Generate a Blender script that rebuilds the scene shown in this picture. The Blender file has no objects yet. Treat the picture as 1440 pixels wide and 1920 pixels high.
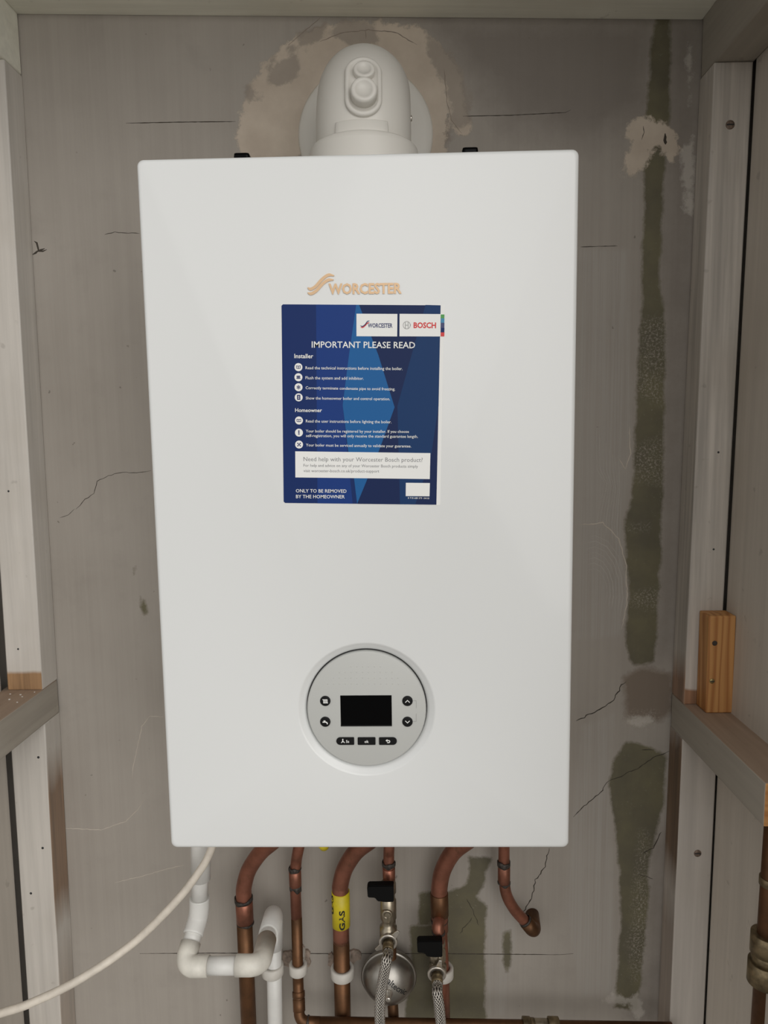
import bpy, bmesh, math, random
import numpy as np
from mathutils import Vector, Matrix

random.seed(7)
scene = bpy.context.scene
COL = scene.collection

# ------------------------------------------------------------------ camera
F_PX = 1331.0
CAM_LOC = Vector((0.03717, -0.66883, 0.41362))
R_COLS = np.array([[0.99962378, -0.0247245, 0.01187466],
                   [0.02326118, 0.99359029, 0.11062215],
                   [-0.01453362, -0.11030431, 0.99379159]])   # right, forward, up
right, fwd, up = (Vector(R_COLS[:, i]) for i in range(3))
cam_data = bpy.data.cameras.new('camera')
cam = bpy.data.objects.new('camera', cam_data)
COL.objects.link(cam)
cam_data.sensor_fit = 'VERTICAL'
cam_data.sensor_height = 36.0
cam_data.lens = F_PX / 1920.0 * 36.0
cam_data.clip_start = 0.02
mw = Matrix((right, up, -fwd)).transposed().to_4x4()
mw.translation = CAM_LOC
cam.matrix_world = mw
scene.camera = cam

# ------------------------------------------------------------------ light
scene.view_settings.view_transform = 'Standard'
scene.view_settings.look = 'None'
scene.view_settings.gamma = 1.0
scene.view_settings.use_curve_mapping = False
scene.view_settings.exposure = 0.06

world = bpy.data.worlds.new('overcast_sky')
scene.world = world
world.use_nodes = True
wn = world.node_tree.nodes; wl = world.node_tree.links
bg = wn['Background']
geo = wn.new('ShaderNodeTexCoord')
sep = wn.new('ShaderNodeSeparateXYZ')
ramp = wn.new('ShaderNodeValToRGB')
mp = wn.new('ShaderNodeMapRange')
mp.inputs['From Min'].default_value = -1; mp.inputs['From Max'].default_value = 1
wl.new(geo.outputs['Generated'], sep.inputs[0]); wl.new(sep.outputs['Z'], mp.inputs['Value'])
wl.new(mp.outputs[0], ramp.inputs[0]); wl.new(ramp.outputs[0], bg.inputs[0])
ramp.color_ramp.elements[0].position = 0.46; ramp.color_ramp.elements[0].color = (.28, .27, .25, 1)
ramp.color_ramp.elements[1].position = 0.56; ramp.color_ramp.elements[1].color = (1.0, .985, .955, 1)
bg.inputs[1].default_value = 0.78

sun_data = bpy.data.lights.new('hazy_sun', 'SUN')
sun_data.energy = 1.42
sun_data.angle = math.radians(62)
sun_data.color = (1.0, .985, .96)
sun = bpy.data.objects.new('hazy_sun', sun_data)
COL.objects.link(sun)
sun.rotation_euler = Vector((-0.52, 1.0, -0.30)).to_track_quat('-Z', 'Y').to_euler()


# ------------------------------------------------------------------ helpers
def P(u, v, Y):
    """survey: the point at depth Y (metres behind the boiler front) seen at photo pixel u, v"""
    d = right * ((u - 720.0) / F_PX) + fwd - up * ((v - 960.0) / F_PX)
    t = (Y - CAM_LOC.y) / d.y
    return CAM_LOC + d * t


def XZ(u, v, Y=0.315):
    p = P(u, v, Y); return (p.x, p.z)


def tag(o, label=None, cat=None, group=None, kind=None):
    if label: o['label'] = label
    if cat: o['category'] = cat
    if group: o['group'] = group
    if kind: o['kind'] = kind
    return o


def empty(name, loc=(0, 0, 0)):
    o = bpy.data.objects.new(name, None); COL.objects.link(o); o.location = loc
    o.empty_display_size = .02
    return o


class MB:
    """collects geometry in world coordinates, then links it as one mesh object"""
    def __init__(self):
        self.bm = bmesh.new(); self.uv = self.bm.loops.layers.uv.new('UVMap')

    def quad_loops(self, loops, mi=0, closed=True, smooth=True):
        n = len(loops[0]); rows = [[self.bm.verts.new(p) for p in L] for L in loops]
        m = n if closed else n - 1
        for i in range(len(rows) - 1):
            for j in range(m):
                k = (j + 1) % n
                try:
                    f = self.bm.faces.new((rows[i][j], rows[i][k], rows[i + 1][k], rows[i + 1][j]))
                except ValueError:
                    continue
                f.smooth = smooth; f.material_index = mi
        return rows

    def cap(self, row, mi=0, smooth=False):
        f = self.bm.faces.new(row); f.material_index = mi; f.smooth = smooth; return f

    def tube(self, path, r, segs=24, caps=True, mi=0, vscale=1.0):
        pts = [Vector(p) for p in path]
        rs = r if isinstance(r, (list, tuple)) else [r] * len(pts)
        T = []
        for i in range(len(pts)):
            a = pts[max(i - 1, 0)]; b = pts[min(i + 1, len(pts) - 1)]
            T.append((b - a).normalized())
        ref = Vector((0, 0, 1)) if abs(T[0].z) < .9 else Vector((0, 1, 0))
        nrm = (ref - T[0] * ref.dot(T[0])).normalized()
        rows = []; L = 0; Ls = []
        for i, p in enumerate(pts):
            if i:
                L += (p - pts[i - 1]).length
                nrm = (nrm - T[i] * nrm.dot(T[i])).normalized()
            Ls.append(L); b = T[i].cross(nrm)
            rows.append([self.bm.verts.new(p + (nrm * math.cos(2 * math.pi * j / segs) + b * math.sin(2 * math.pi * j / segs)) * rs[i]) for j in range(segs)])
        for i in range(len(rows) - 1):
            for j in range(segs):
                k = (j + 1) % segs
                f = self.bm.faces.new((rows[i][j], rows[i][k], rows[i + 1][k], rows[i + 1][j]))
                f.smooth = True; f.material_index = mi
                for lp, (uu, vv) in zip(f.loops, ((j / segs, Ls[i]), ((j + 1) / segs, Ls[i]), ((j + 1) / segs, Ls[i + 1]), (j / segs, Ls[i + 1]))):
                    lp[self.uv].uv = (uu, vv * vscale)
        if caps:
            self.cap(list(reversed(rows[0])), mi); self.cap(rows[-1], mi)
        return rows

    def lathe(self, origin, axis, profile, segs=48, mi=0, capend=True, smooth=True):
        """profile: list of (distance along axis, radius); sharp steps by doubling points"""
        origin = Vector(origin); a = Vector(axis).normalized()
        ref = Vector((0, 0, 1)) if abs(a.z) < .9 else Vector((1, 0, 0))
        n = (ref - a * ref.dot(a)).normalized(); b = a.cross(n)
        loops = [[origin + a * d + (n * math.cos(2 * math.pi * j / segs) + b * math.sin(2 * math.pi * j / segs)) * max(r, 1e-5) for j in range(segs)] for d, r in profile]
        rows = self.quad_loops(loops, mi, True, smooth)
        if capend:
            if profile[0][1] > 1e-4: self.cap(list(reversed(rows[0])), mi)
            if profile[-1][1] > 1e-4: self.cap(rows[-1], mi)
        return rows

    def hexa(self, c, bevel=0.0, mi=0, segs=2):
        """c: eight corners, bottom ring of four then top ring of four"""
        v = [self.bm.verts.new(p) for p in c]
        fs = [(3, 2, 1, 0), (4, 5, 6, 7), (0, 1, 5, 4), (1, 2, 6, 5), (2, 3, 7, 6), (3, 0, 4, 7)]
        faces = [self.bm.faces.new([v[i] for i in f]) for f in fs]
        for f in faces: f.material_index = mi
        if bevel:
            es = list({e for f in faces for e in f.edges})
            res = bmesh.ops.bevel(self.bm, geom=es, offset=bevel, segments=segs, affect='EDGES', profile=.6, material=-1)
            for f in res['faces']: f.smooth = True
        return v

    def box(self, x0, x1, y0, y1, z0, z1, bevel=0.0, mi=0, segs=2):
        return self.hexa([(x0, y0, z0), (x1, y0, z0), (x1, y1, z0), (x0, y1, z0), (x0, y0, z1), (x1, y0, z1), (x1, y1, z1), (x0, y1, z1)], bevel, mi, segs)

    def prism(self, pts2, y0, y1, mi=0, fn=None):
        """flat outline in x,z pushed from y0 (front) to y1 (back)"""
        fn = fn or (lambda x, y, z: (x, y, z))
        a = [self.bm.verts.new(fn(x, y0, z)) for x, z in pts2]
        b = [self.bm.verts.new(fn(x, y1, z)) for x, z in pts2]
        f = self.bm.faces.new(a); f.material_index = mi
        g = self.bm.faces.new(list(reversed(b))); g.material_index = mi
        n = len(a)
        for i in range(n):
            k = (i + 1) % n
            h = self.bm.faces.new((a[k], a[i], b[i], b[k])); h.material_index = mi

    def add_mesh(self, me, fn=None, mi=0):
        vs = [self.bm.verts.new(fn(v.co) if fn else v.co) for v in me.vertices]
        for p in me.polygons:
            try:
                f = self.bm.faces.new([vs[i] for i in p.vertices]); f.material_index = mi
            except ValueError:
                pass

    def build(self, name, mats, parent=None, recalc=True):
        if recalc: bmesh.ops.recalc_face_normals(self.bm, faces=self.bm.faces)
        me = bpy.data.meshes.new(name)
        self.bm.to_mesh(me); self.bm.free()
        for m in (mats if isinstance(mats, (list, tuple)) else [mats]): me.materials.append(m)
        o = bpy.data.objects.new(name, me); COL.objects.link(o)
        if parent is not None:
            o.parent = parent
            base = Vector((0, 0, 0)); q = parent
            while q is not None:
                base += Vector(q.location); q = q.parent
            me.transform(Matrix.Translation(-base))
        return o


def fillet(points, rad, n=8):
    """polyline with its corners rounded"""
    pts = [Vector(p) for p in points]
    rads = rad if isinstance(rad, (list, tuple)) else [rad] * len(pts)
    out = [pts[0]]
    for i in range(1, len(pts) - 1):
        a, b, c = pts[i - 1], pts[i], pts[i + 1]
        d1 = (a - b).normalized(); d2 = (c - b).normalized()
        ang = d1.angle(d2)
        if ang > math.pi - .01: out.append(b); continue
        t = rads[i] / math.tan(ang / 2)
        t = min(t, (a - b).length * .49, (c - b).length * .49)
        rr = t * math.tan(ang / 2)
        p1 = b + d1 * t; p2 = b + d2 * t
        ctr = b + (d1 + d2).normalized() * (rr / math.sin(ang / 2))
        v1 = p1 - ctr; v2 = p2 - ctr; w = v1.angle(v2)
        for k in range(n + 1):
            s = k / n
            out.append(ctr + (v1 * math.sin((1 - s) * w) + v2 * math.sin(s * w)) / math.sin(w))
    out.append(pts[-1])
    return out


def smooth_path(points, n=10):
    pts = [Vector(p) for p in points]
    ext = [pts[0] * 2 - pts[1]] + pts + [pts[-1] * 2 - pts[-2]]
    out = []
    for i in range(1, len(ext) - 2):
        p0, p1, p2, p3 = ext[i - 1:i + 3]
        for k in range(n):
            t = k / n
            out.append(0.5 * ((2 * p1) + (p2 - p0) * t + (2 * p0 - 5 * p1 + 4 * p2 - p3) * t * t + (3 * p1 - p0 - 3 * p2 + p3) * t ** 3))
    out.append(pts[-1])
    return out


_text_cache = {}
def text_mesh(s, bold=0.0, res=2, spacing=1.0):
    key = (s, bold, res, spacing)
    if key in _text_cache: return _text_cache[key]
    cu = bpy.data.curves.new('lettering', 'FONT')
    cu.body = s; cu.size = 1.0; cu.offset = bold; cu.resolution_u = res; cu.fill_mode = 'FRONT'; cu.space_character = spacing
    ob = bpy.data.objects.new('lettering', cu); COL.objects.link(ob)
    dg = bpy.context.evaluated_depsgraph_get(); dg.update()
    me = bpy.data.meshes.new_from_object(ob.evaluated_get(dg))
    bpy.data.objects.remove(ob); bpy.data.curves.remove(cu)
    xs = [v.co.x for v in me.vertices]; ys = [v.co.y for v in me.vertices]
    _text_cache[key] = (me, min(xs), max(xs), min(ys), max(ys))
    return _text_cache[key]


# ------------------------------------------------------------------ materials
class NT:
    def __init__(self, name):
        self.m = bpy.data.materials.new(name); self.m.use_nodes = True
        self.t = self.m.node_tree; self.b = self.t.nodes['Principled BSDF']

    def n(self, typ, **kw):
        x = self.t.nodes.new(typ)
        for k, v in kw.items(): setattr(x, k, v)
        return x

    def put(self, sock, val):
        if isinstance(val, bpy.types.NodeSocket): self.t.links.new(val, sock)
        elif isinstance(val, (tuple, list)) and len(val) == 3 and sock.type == 'RGBA': sock.default_value = (*val, 1)
        else: sock.default_value = val

    def math(self, op, a, b=0.0, c=None, clamp=False):
        x = self.n('ShaderNodeMath', operation=op, use_clamp=clamp)
        self.put(x.inputs[0], a); self.put(x.inputs[1], b)
        if c is not None: self.put(x.inputs[2], c)
        return x.outputs[0]

    def mix(self, fac, a, b):
        x = self.n('ShaderNodeMix', data_type='RGBA')
        self.put(x.inputs[0], fac); self.put(x.inputs[6], a); self.put(x.inputs[7], b)
        return x.outputs[2]

    def coords(self, scale=(1, 1, 1), kind='Object'):
        tc = self.n('ShaderNodeTexCoord'); mpn = self.n('ShaderNodeMapping')
        self.t.links.new(tc.outputs[kind], mpn.inputs[0]); mpn.inputs['Scale'].default_value = scale
        return mpn.outputs[0]

    def noise(self, vec, scale, detail=4.0, rough=.55):
        x = self.n('ShaderNodeTexNoise'); self.put(x.inputs['Vector'], vec)
        x.inputs['Scale'].default_value = scale; x.inputs['Detail'].default_value = detail; x.inputs['Roughness'].default_value = rough
        return x.outputs[0]

    def step(self, v, a, b):
        x = self.n('ShaderNodeMapRange'); x.clamp = True
        self.put(x.inputs['Value'], v); x.inputs['From Min'].default_value = a; x.inputs['From Max'].default_value = b
        return x.outputs[0]

    def attr(self, name):
        x = self.n('ShaderNodeAttribute'); x.attribute_name = name; return x.outputs['Fac']

    def bump(self, h, strength=.3, dist=.001):
        x = self.n('ShaderNodeBump'); self.put(x.inputs['Height'], h)
        x.inputs['Strength'].default_value = strength; x.inputs['Distance'].default_value = dist
        self.t.links.new(x.outputs[0], self.b.inputs['Normal'])

    def set(self, **kw):
        for k, v in kw.items(): self.put(self.b.inputs[k.replace('_', ' ')], v)
        return self.m


def plain(name, col, rough=.5, metal=0.0, coat=0.0, vary=0.0, vscale=40, spec=.5):
    t = NT(name)
    c = col
    if vary:
        nz = t.noise(t.coords(), vscale)
        c = t.mix(t.step(nz, .35, .65), tuple(x * (1 - vary) for x in col), tuple(min(1, x * (1 + vary)) for x in col))
    t.set(Base_Color=c, Roughness=rough, Metallic=metal, Specular_IOR_Level=spec)
    if coat: t.set(Coat_Weight=coat, Coat_Roughness=.08)
    return t.m


def srgb(r, g, b):
    f = lambda c: c / 12.92 if c <= .04045 else ((c + .055) / 1.055) ** 2.4
    return tuple(f(x / 255) for x in (r, g, b))


def m_paint(name, col, axis='z', bare=None, bare_col=(.20, .105, .045), streak=.10, scuff=.22):
    """brushed paint on timber; bare = list of (z0, z1, face axis, soft) where the wood shows"""
    t = NT(name)
    sc = {'z': (90, 90, 3.0), 'y': (90, 3.0, 90), 'x': (3.0, 90, 90)}[axis]
    br = t.noise(t.coords(sc), 1.0, 5, .6)
    big = t.noise(t.coords(), 7, 3)
    lo = tuple(x * (1 - streak) for x in col); hi = tuple(x * (1 + streak) for x in col)
    c = t.mix(t.step(br, .32, .68), lo, hi)
    c = t.mix(t.math('MULTIPLY', t.step(big, .5, .75), .35), c, (col[0] * .78, col[1] * .74, col[2] * .68))
    spots = t.noise(t.coords(), 55, 2, .5)
    c = t.mix(t.math('MULTIPLY', t.step(spots, .70, .76), scuff), c, (.10, .075, .05))
    if bare:
        for (z0, z1, ax, soft, amt) in bare:
            sx = t.n('ShaderNodeSeparateXYZ'); t.t.links.new(t.coords(), sx.inputs[0])
            z = t.math('ADD', sx.outputs[2], t.math('MULTIPLY', t.math('SUBTRACT', t.noise(t.coords((60, 60, 8)), 1.0, 4), .5), soft * 2))
            k = t.math('MULTIPLY', t.step(z, z0 - soft, z0 + soft), t.step(z, z1 + soft, z1 - soft))
            if ax is not None:
                gn = t.n('ShaderNodeNewGeometry'); sn = t.n('ShaderNodeSeparateXYZ'); t.t.links.new(gn.outputs['Normal'], sn.inputs[0])
                k = t.math('MULTIPLY', k, t.step(t.math('ABSOLUTE', sn.outputs[ax]), .5, .8))
            wood = t.mix(t.step(br, .35, .65), tuple(x * .65 for x in bare_col), tuple(x * 1.3 for x in bare_col))
            c = t.mix(t.math('MULTIPLY', k, amt), c, wood)
    t.set(Base_Color=c, Roughness=.62)
    t.bump(br, .25, .0012)
    return t.m


def m_pine(name, axis='z'):
    t = NT(name)
    v = t.coords({'z': (1, 1, .06), 'y': (1, .06, 1), 'x': (.06, 1, 1)}[axis])
    wob = t.noise(v, 25, 3)
    sx = t.n('ShaderNodeSeparateXYZ'); t.t.links.new(v, sx.inputs[0])
    ring = t.math('ADD', t.math('ADD', t.math('MULTIPLY', sx.outputs[0], 620.0), t.math('MULTIPLY', sx.outputs[1], 260.0)), t.math('MULTIPLY', wob, 30.0))
    g = t.math('ADD', t.math('MULTIPLY', t.math('SINE', ring), .5), .5)
    g = t.math('POWER', g, 2.0)
    c = t.mix(g, srgb(205, 152, 92), srgb(172, 114, 62))
    fine = t.noise(t.coords({'z': (500, 500, 12), 'y': (500, 12, 500), 'x': (12, 500, 500)}[axis]), 1.0, 3)
    c = t.mix(t.math('MULTIPLY', fine, .3), c, srgb(150, 100, 60))
    t.set(Base_Color=c, Roughness=.6); t.bump(g, .1, .0006)
    return t.m


def m_copper(name, red=(.36, .145, .095), dark=(.12, .06, .038), tarnish=.6, rough=.40):
    t = NT(name)
    n1 = t.noise(t.coords(), 38, 5, .6); n2 = t.noise(t.coords((1, 1, .25)), 130, 3)
    k = t.math('MULTIPLY', t.step(n1, .40, .72), tarnish)
    c = t.mix(k, red, dark)
    c = t.mix(t.math('MULTIPLY', t.step(n2, .62, .72), .45), c, (.13, .07, .04))
    t.set(Base_Color=c, Metallic=.75, Roughness=t.math('ADD', t.math('MULTIPLY', n1, .25), rough - .1))
    return t.m


def m_braid():
    t = NT('braided_steel')
    uv = t.n('ShaderNodeUVMap'); sx = t.n('ShaderNodeSeparateXYZ'); t.t.links.new(uv.outputs[0], sx.inputs[0])
    U = t.math('MULTIPLY', sx.outputs[0], 2 * math.pi * 11)
    V = t.math('MULTIPLY', sx.outputs[1], 2 * math.pi * 230)
    a = t.math('SINE', t.math('ADD', U, V)); b = t.math('SINE', t.math('SUBTRACT', U, V))
    h = t.math('MAXIMUM', a, b)
    fine = t.math('SINE', t.math('MULTIPLY', t.math('ADD', U, V), 4.0))
    c = t.mix(t.step(h, -.15, .55), (.03, .028, .025), (.72, .68, .62))
    c = t.mix(t.math('MULTIPLY', t.step(fine, .2, .9), .35), c, (.16, .15, .14))
    t.set(Base_Color=c, Metallic=.8, Roughness=.33); t.bump(h, .8, .0009)
    return t.m


def m_wall():
    t = NT('weathered_wall')
    O = t.coords()
    big = t.noise(O, 4.0, 4); mid = t.noise(O, 18, 5, .6); fine = t.noise(O, 220, 3, .6)
    brv = t.noise(t.coords((110, 110, 2.2)), 1.0, 5, .65)
    c = t.mix(t.step(big, .3, .7), WALL_A, WALL_B)
    c = t.mix(t.math('MULTIPLY', t.step(brv, .35, .68), .22), c, tuple(x * 1.22 for x in WALL_B))
    c = t.mix(t.math('MULTIPLY', t.step(mid, .56, .75), .20), c, tuple(x * .72 for x in WALL_A))
    rag = t.math('SUBTRACT', t.noise(O, 120, 6, .7), .5)
    rag2 = t.math('SUBTRACT', t.noise(O, 34, 5, .65), .5)

    def mask(name, amp, amp2, w):
        s = t.math('ADD', t.attr(name), t.math('ADD', t.math('MULTIPLY', rag, amp), t.math('MULTIPLY', rag2, amp2)))
        return t.step(s, -w, w)
    # brushed lighter paint
    lm = mask('light', .006, .008, .004)
    c = t.mix(t.math('MULTIPLY', lm, t.math('ADD', .06, t.math('ADD', t.math('MULTIPLY', t.step(brv, .40, .62), .22), t.math('MULTIPLY', t.step(t.noise(t.coords((420, 420, 5)), 1.0, 4, .6), .42, .60), .38)))), c, LIGHT)
    # painted shade: darker stripe by the corner and darker upper right
    dm = mask('painted_shade', .02, .04, .028)
    c = t.mix(t.math('MULTIPLY', dm, .55), c, SHADE)
    # old green paint
    gm = mask('green', .007, .012, .0025)
    gcol = t.mix(t.step(mid, .35, .68), GREEN_D, GREEN_L)
    spk = t.math('MULTIPLY', t.step(t.noise(O, 260, 4, .7), .60, .70), t.step(t.noise(O, 30, 3), .50, .62))
    gcol = t.mix(t.math('MULTIPLY', spk, .45), gcol, (.33, .32, .25))
    c = t.mix(t.math('MULTIPLY', gm, t.math('ADD', .78, t.math('MULTIPLY', mid, .2))), c, gcol)
    bm_ = mask('brown', .012, .02, .006)
    c = t.mix(t.math('MULTIPLY', bm_, .7), c, BROWN)
    # filler and plaster
    pm = mask('plaster', .020, .030, .0022)
    pcol = t.mix(t.step(mid, .35, .7), PLAST_A, PLAST_B)
    c = t.mix(pm, c, pcol)
    gp = mask('scrape', .016, .022, .0025)
    c = t.mix(t.math('MULTIPLY', gp, .75), c, t.mix(mid, SCR_A, SCR_B))
    wm = mask('white', .022, .018, .003)
    c = t.mix(t.math('MULTIPLY', wm, .65), c, WHITE)
    sk = t.math('MULTIPLY', mask('speck', .01, .02, .008), t.step(t.noise(O, 330, 4, .75), .50, .60))
    c = t.mix(t.math('MULTIPLY', sk, .6), c, (.42, .38, .32))
    # knocks and specks
    sp = t.step(t.noise(O, 70, 2, .5), .74, .77)
    c = t.mix(t.math('MULTIPLY', sp, .5), c, (.07, .06, .045))
    t.set(Base_Color=c, Roughness=.72)
    h = t.math('ADD', t.math('MULTIPLY', fine, .15), t.math('ADD', t.math('MULTIPLY', brv, .30), t.math('ADD', t.math('MULTIPLY', pm, .8), t.math('MULTIPLY', wm, .6))))
    t.bump(h, .45, .0014)
    return t.m


WALL_A = (.32, .287, .25); WALL_B = (.385, .35, .31)
LIGHT = (.40, .375, .345); SHADE = (.155, .13, .112)
GREEN_D = (.075, .066, .032); GREEN_L = (.140, .125, .065)
BROWN = (.14, .095, .06)
PLAST_A = (.50, .42, .34); PLAST_B = (.61, .525, .43)
SCR_A = (.26, .225, .19); SCR_B = (.36, .31, .26)
WHITE = (.56, .52, .47)

M = {}
M['casing'] = plain('white_enamel', (.735, .745, .74), .30, 0, .25)
M['panel_grey'] = plain('grey_plastic', (.50, .505, .485), .45, 0)
M['dark_gap'] = plain('dark_gap', (.03, .03, .032), .7)
M['gloss_black'] = plain('gloss_black', (.002, .002, .0022), .15, spec=.06)
M['key_black'] = plain('key_black', (.006, .006, .0065), .45, spec=.2)
M['print_white'] = plain('print_white', (.82, .82, .80), .5)
M['print_grey'] = plain('print_grey', (.22, .22, .23), .5)
M['faint_grey'] = plain('faint_grey', (.40, .40, .39), .5)
M['badge'] = plain('badge_chrome_warm', (.62, .42, .25), .35, .35)  # chrome; the warm reflection is put into the base colour
M['navy'] = plain('sticker_navy', (.012, .030, .125), .35, spec=.12)
M['navy_dark'] = plain('sticker_dark', (.012, .024, .085), .35, spec=.12)
M['blue_mid'] = plain('sticker_blue', (.014, .045, .20), .35, spec=.12)
M['blue_light'] = plain('sticker_light', (.018, .115, .32), .35, spec=.12)
M['teal_dark'] = plain('sticker_teal', (.012, .042, .13), .35, spec=.12)
M['red'] = plain('print_red', (.62, .02, .02), .4)
M['ink_navy'] = plain('ink_navy', (.02, .03, .13), .4)
M['ink_green'] = plain('ink_green', (.05, .30, .05), .4)
M['ink_cyan'] = plain('ink_cyan', (.02, .22, .40), .4)
M['pvc'] = plain('white_pvc', (.70, .69, .66), .35, 0, 0, .05, 30)
M['pvc_old'] = plain('yellowed_pvc', (.70, .67, .60), .4, 0, 0, .10, 45)
M['flue'] = plain('flue_white', (.66, .635, .585), .42)
M['flue_seal'] = plain('seal_rubber', (.74, .715, .66), .55)
M['copper'] = m_copper('copper_red')
M['copper_brown'] = m_copper('copper_brown', (.165, .078, .036), (.07, .04, .021), .75, .44)
M['solder'] = plain('burnt_solder', (.05, .042, .036), .6, .3, 0, .5, 300)
M['nickel'] = plain('nickel', (.40, .35, .27), .33, .9, 0, .15, 60)
M['bright_nickel'] = plain('bright_nickel', (.68, .64, .58), .28, .9, 0, .1, 60)
M['steel'] = plain('brushed_steel', (.36, .34, .31), .36, .95, 0, .08, 80)
M['brass_old'] = plain('old_brass', (.22, .17, .10), .45, .8, 0, .4, 90)
M['black_lever'] = plain('black_plastic', (.003, .003, .003), .5, spec=.15)
M['clip'] = plain('clip_white', (.62, .59, .54), .5, 0, 0, .06, 60)
M['yellow'] = plain('yellow_tape', (.62, .50, .015), .4, 0, 0, .08, 60)
M['print_black'] = plain('print_black', (.012, .012, .012), .5)
M['cable'] = plain('cable_white', (.64, .58, .50), .45, 0, 0, .10, 60)
M['braid'] = m_braid()
M['crack'] = plain('crack_dark', (.055, .045, .035), .9)
M['crack_soft'] = plain('crack_soft', (.27, .225, .185), .9)
M['ridge'] = plain('paint_edge', (.53, .475, .41), .7)
M['screw'] = plain('rusty_screw', (.20, .145, .11), .55, .3, 0, .4, 300)
M['zinc_screw'] = plain('yellow_zinc', (.42, .34, .16), .4, .9)
M['wall'] = m_wall()
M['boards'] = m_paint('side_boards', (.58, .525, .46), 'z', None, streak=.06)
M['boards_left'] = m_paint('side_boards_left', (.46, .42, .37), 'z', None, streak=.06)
M['beam'] = m_paint('beam_paint', (.84, .83, .73), 'x', None, streak=.06, scuff=.2)
M['rail_paint'] = m_paint('rail_paint', (.37, .335, .285), 'y', None, streak=.08)
M['rail_top'] = m_paint('dusty_timber', (.36, .265, .195), 'y', None, streak=.15)
M['post_lu'] = m_paint('post_paint_a', (.60, .565, .52), 'z', [(.05, .092, 1, .0025, 1.0)], (.34, .20, .10))
M['post_ll'] = m_paint('post_paint_b', (.56, .525, .48), 'z', [(-.27, -.055, 0, .03, .8), (-.60, -.36, 0, .05, .35)])
M['post_ru'] = m_paint('post_paint_c', (.55, .505, .455), 'z', [(.03, .062, 1, .002, 1.0), (-.02, .09, 0, .02, .8)], (.30, .16, .09), streak=.24)
M['post_rl'] = m_paint('post_paint_d', (.55, .505, .46), 'z', [(-.21, .0, 0, .03, .9), (-.6, -.25, 0, .05, .5)], (.16, .09, .045))
M['pine'] = m_pine('raw_pine', 'z')
M['sawn'] = m_pine('sawn_end', 'x')
M['floor'] = plain('concrete', (.30, .285, .265), .8, 0, 0, .1, 6)
M['roof'] = plain('roof_board', (.33, .31, .27), .7, 0, 0, .06, 10)


# ------------------------------------------------------------------ structure: back wall with its old paint and filler
def sdf(poly, X, Z):
    """signed distance to a closed outline, positive inside"""
    d = np.full(X.shape, 1e9); ins = np.zeros(X.shape, bool); n = len(poly)
    for i in range(n):
        ax, az = poly[i]; bx, bz = poly[(i + 1) % n]
        ex, ez = bx - ax, bz - az
        tt = np.clip(((X - ax) * ex + (Z - az) * ez) / (ex * ex + ez * ez + 1e-12), 0, 1)
        d = np.minimum(d, np.hypot(X - ax - tt * ex, Z - az - tt * ez))
        c = (az > Z) != (bz > Z)
        xi = ax + (Z - az) * ex / (ez if abs(ez) > 1e-9 else 1e-9)
        ins ^= c & (X < xi)
    return np.where(ins, d, -d)


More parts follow.
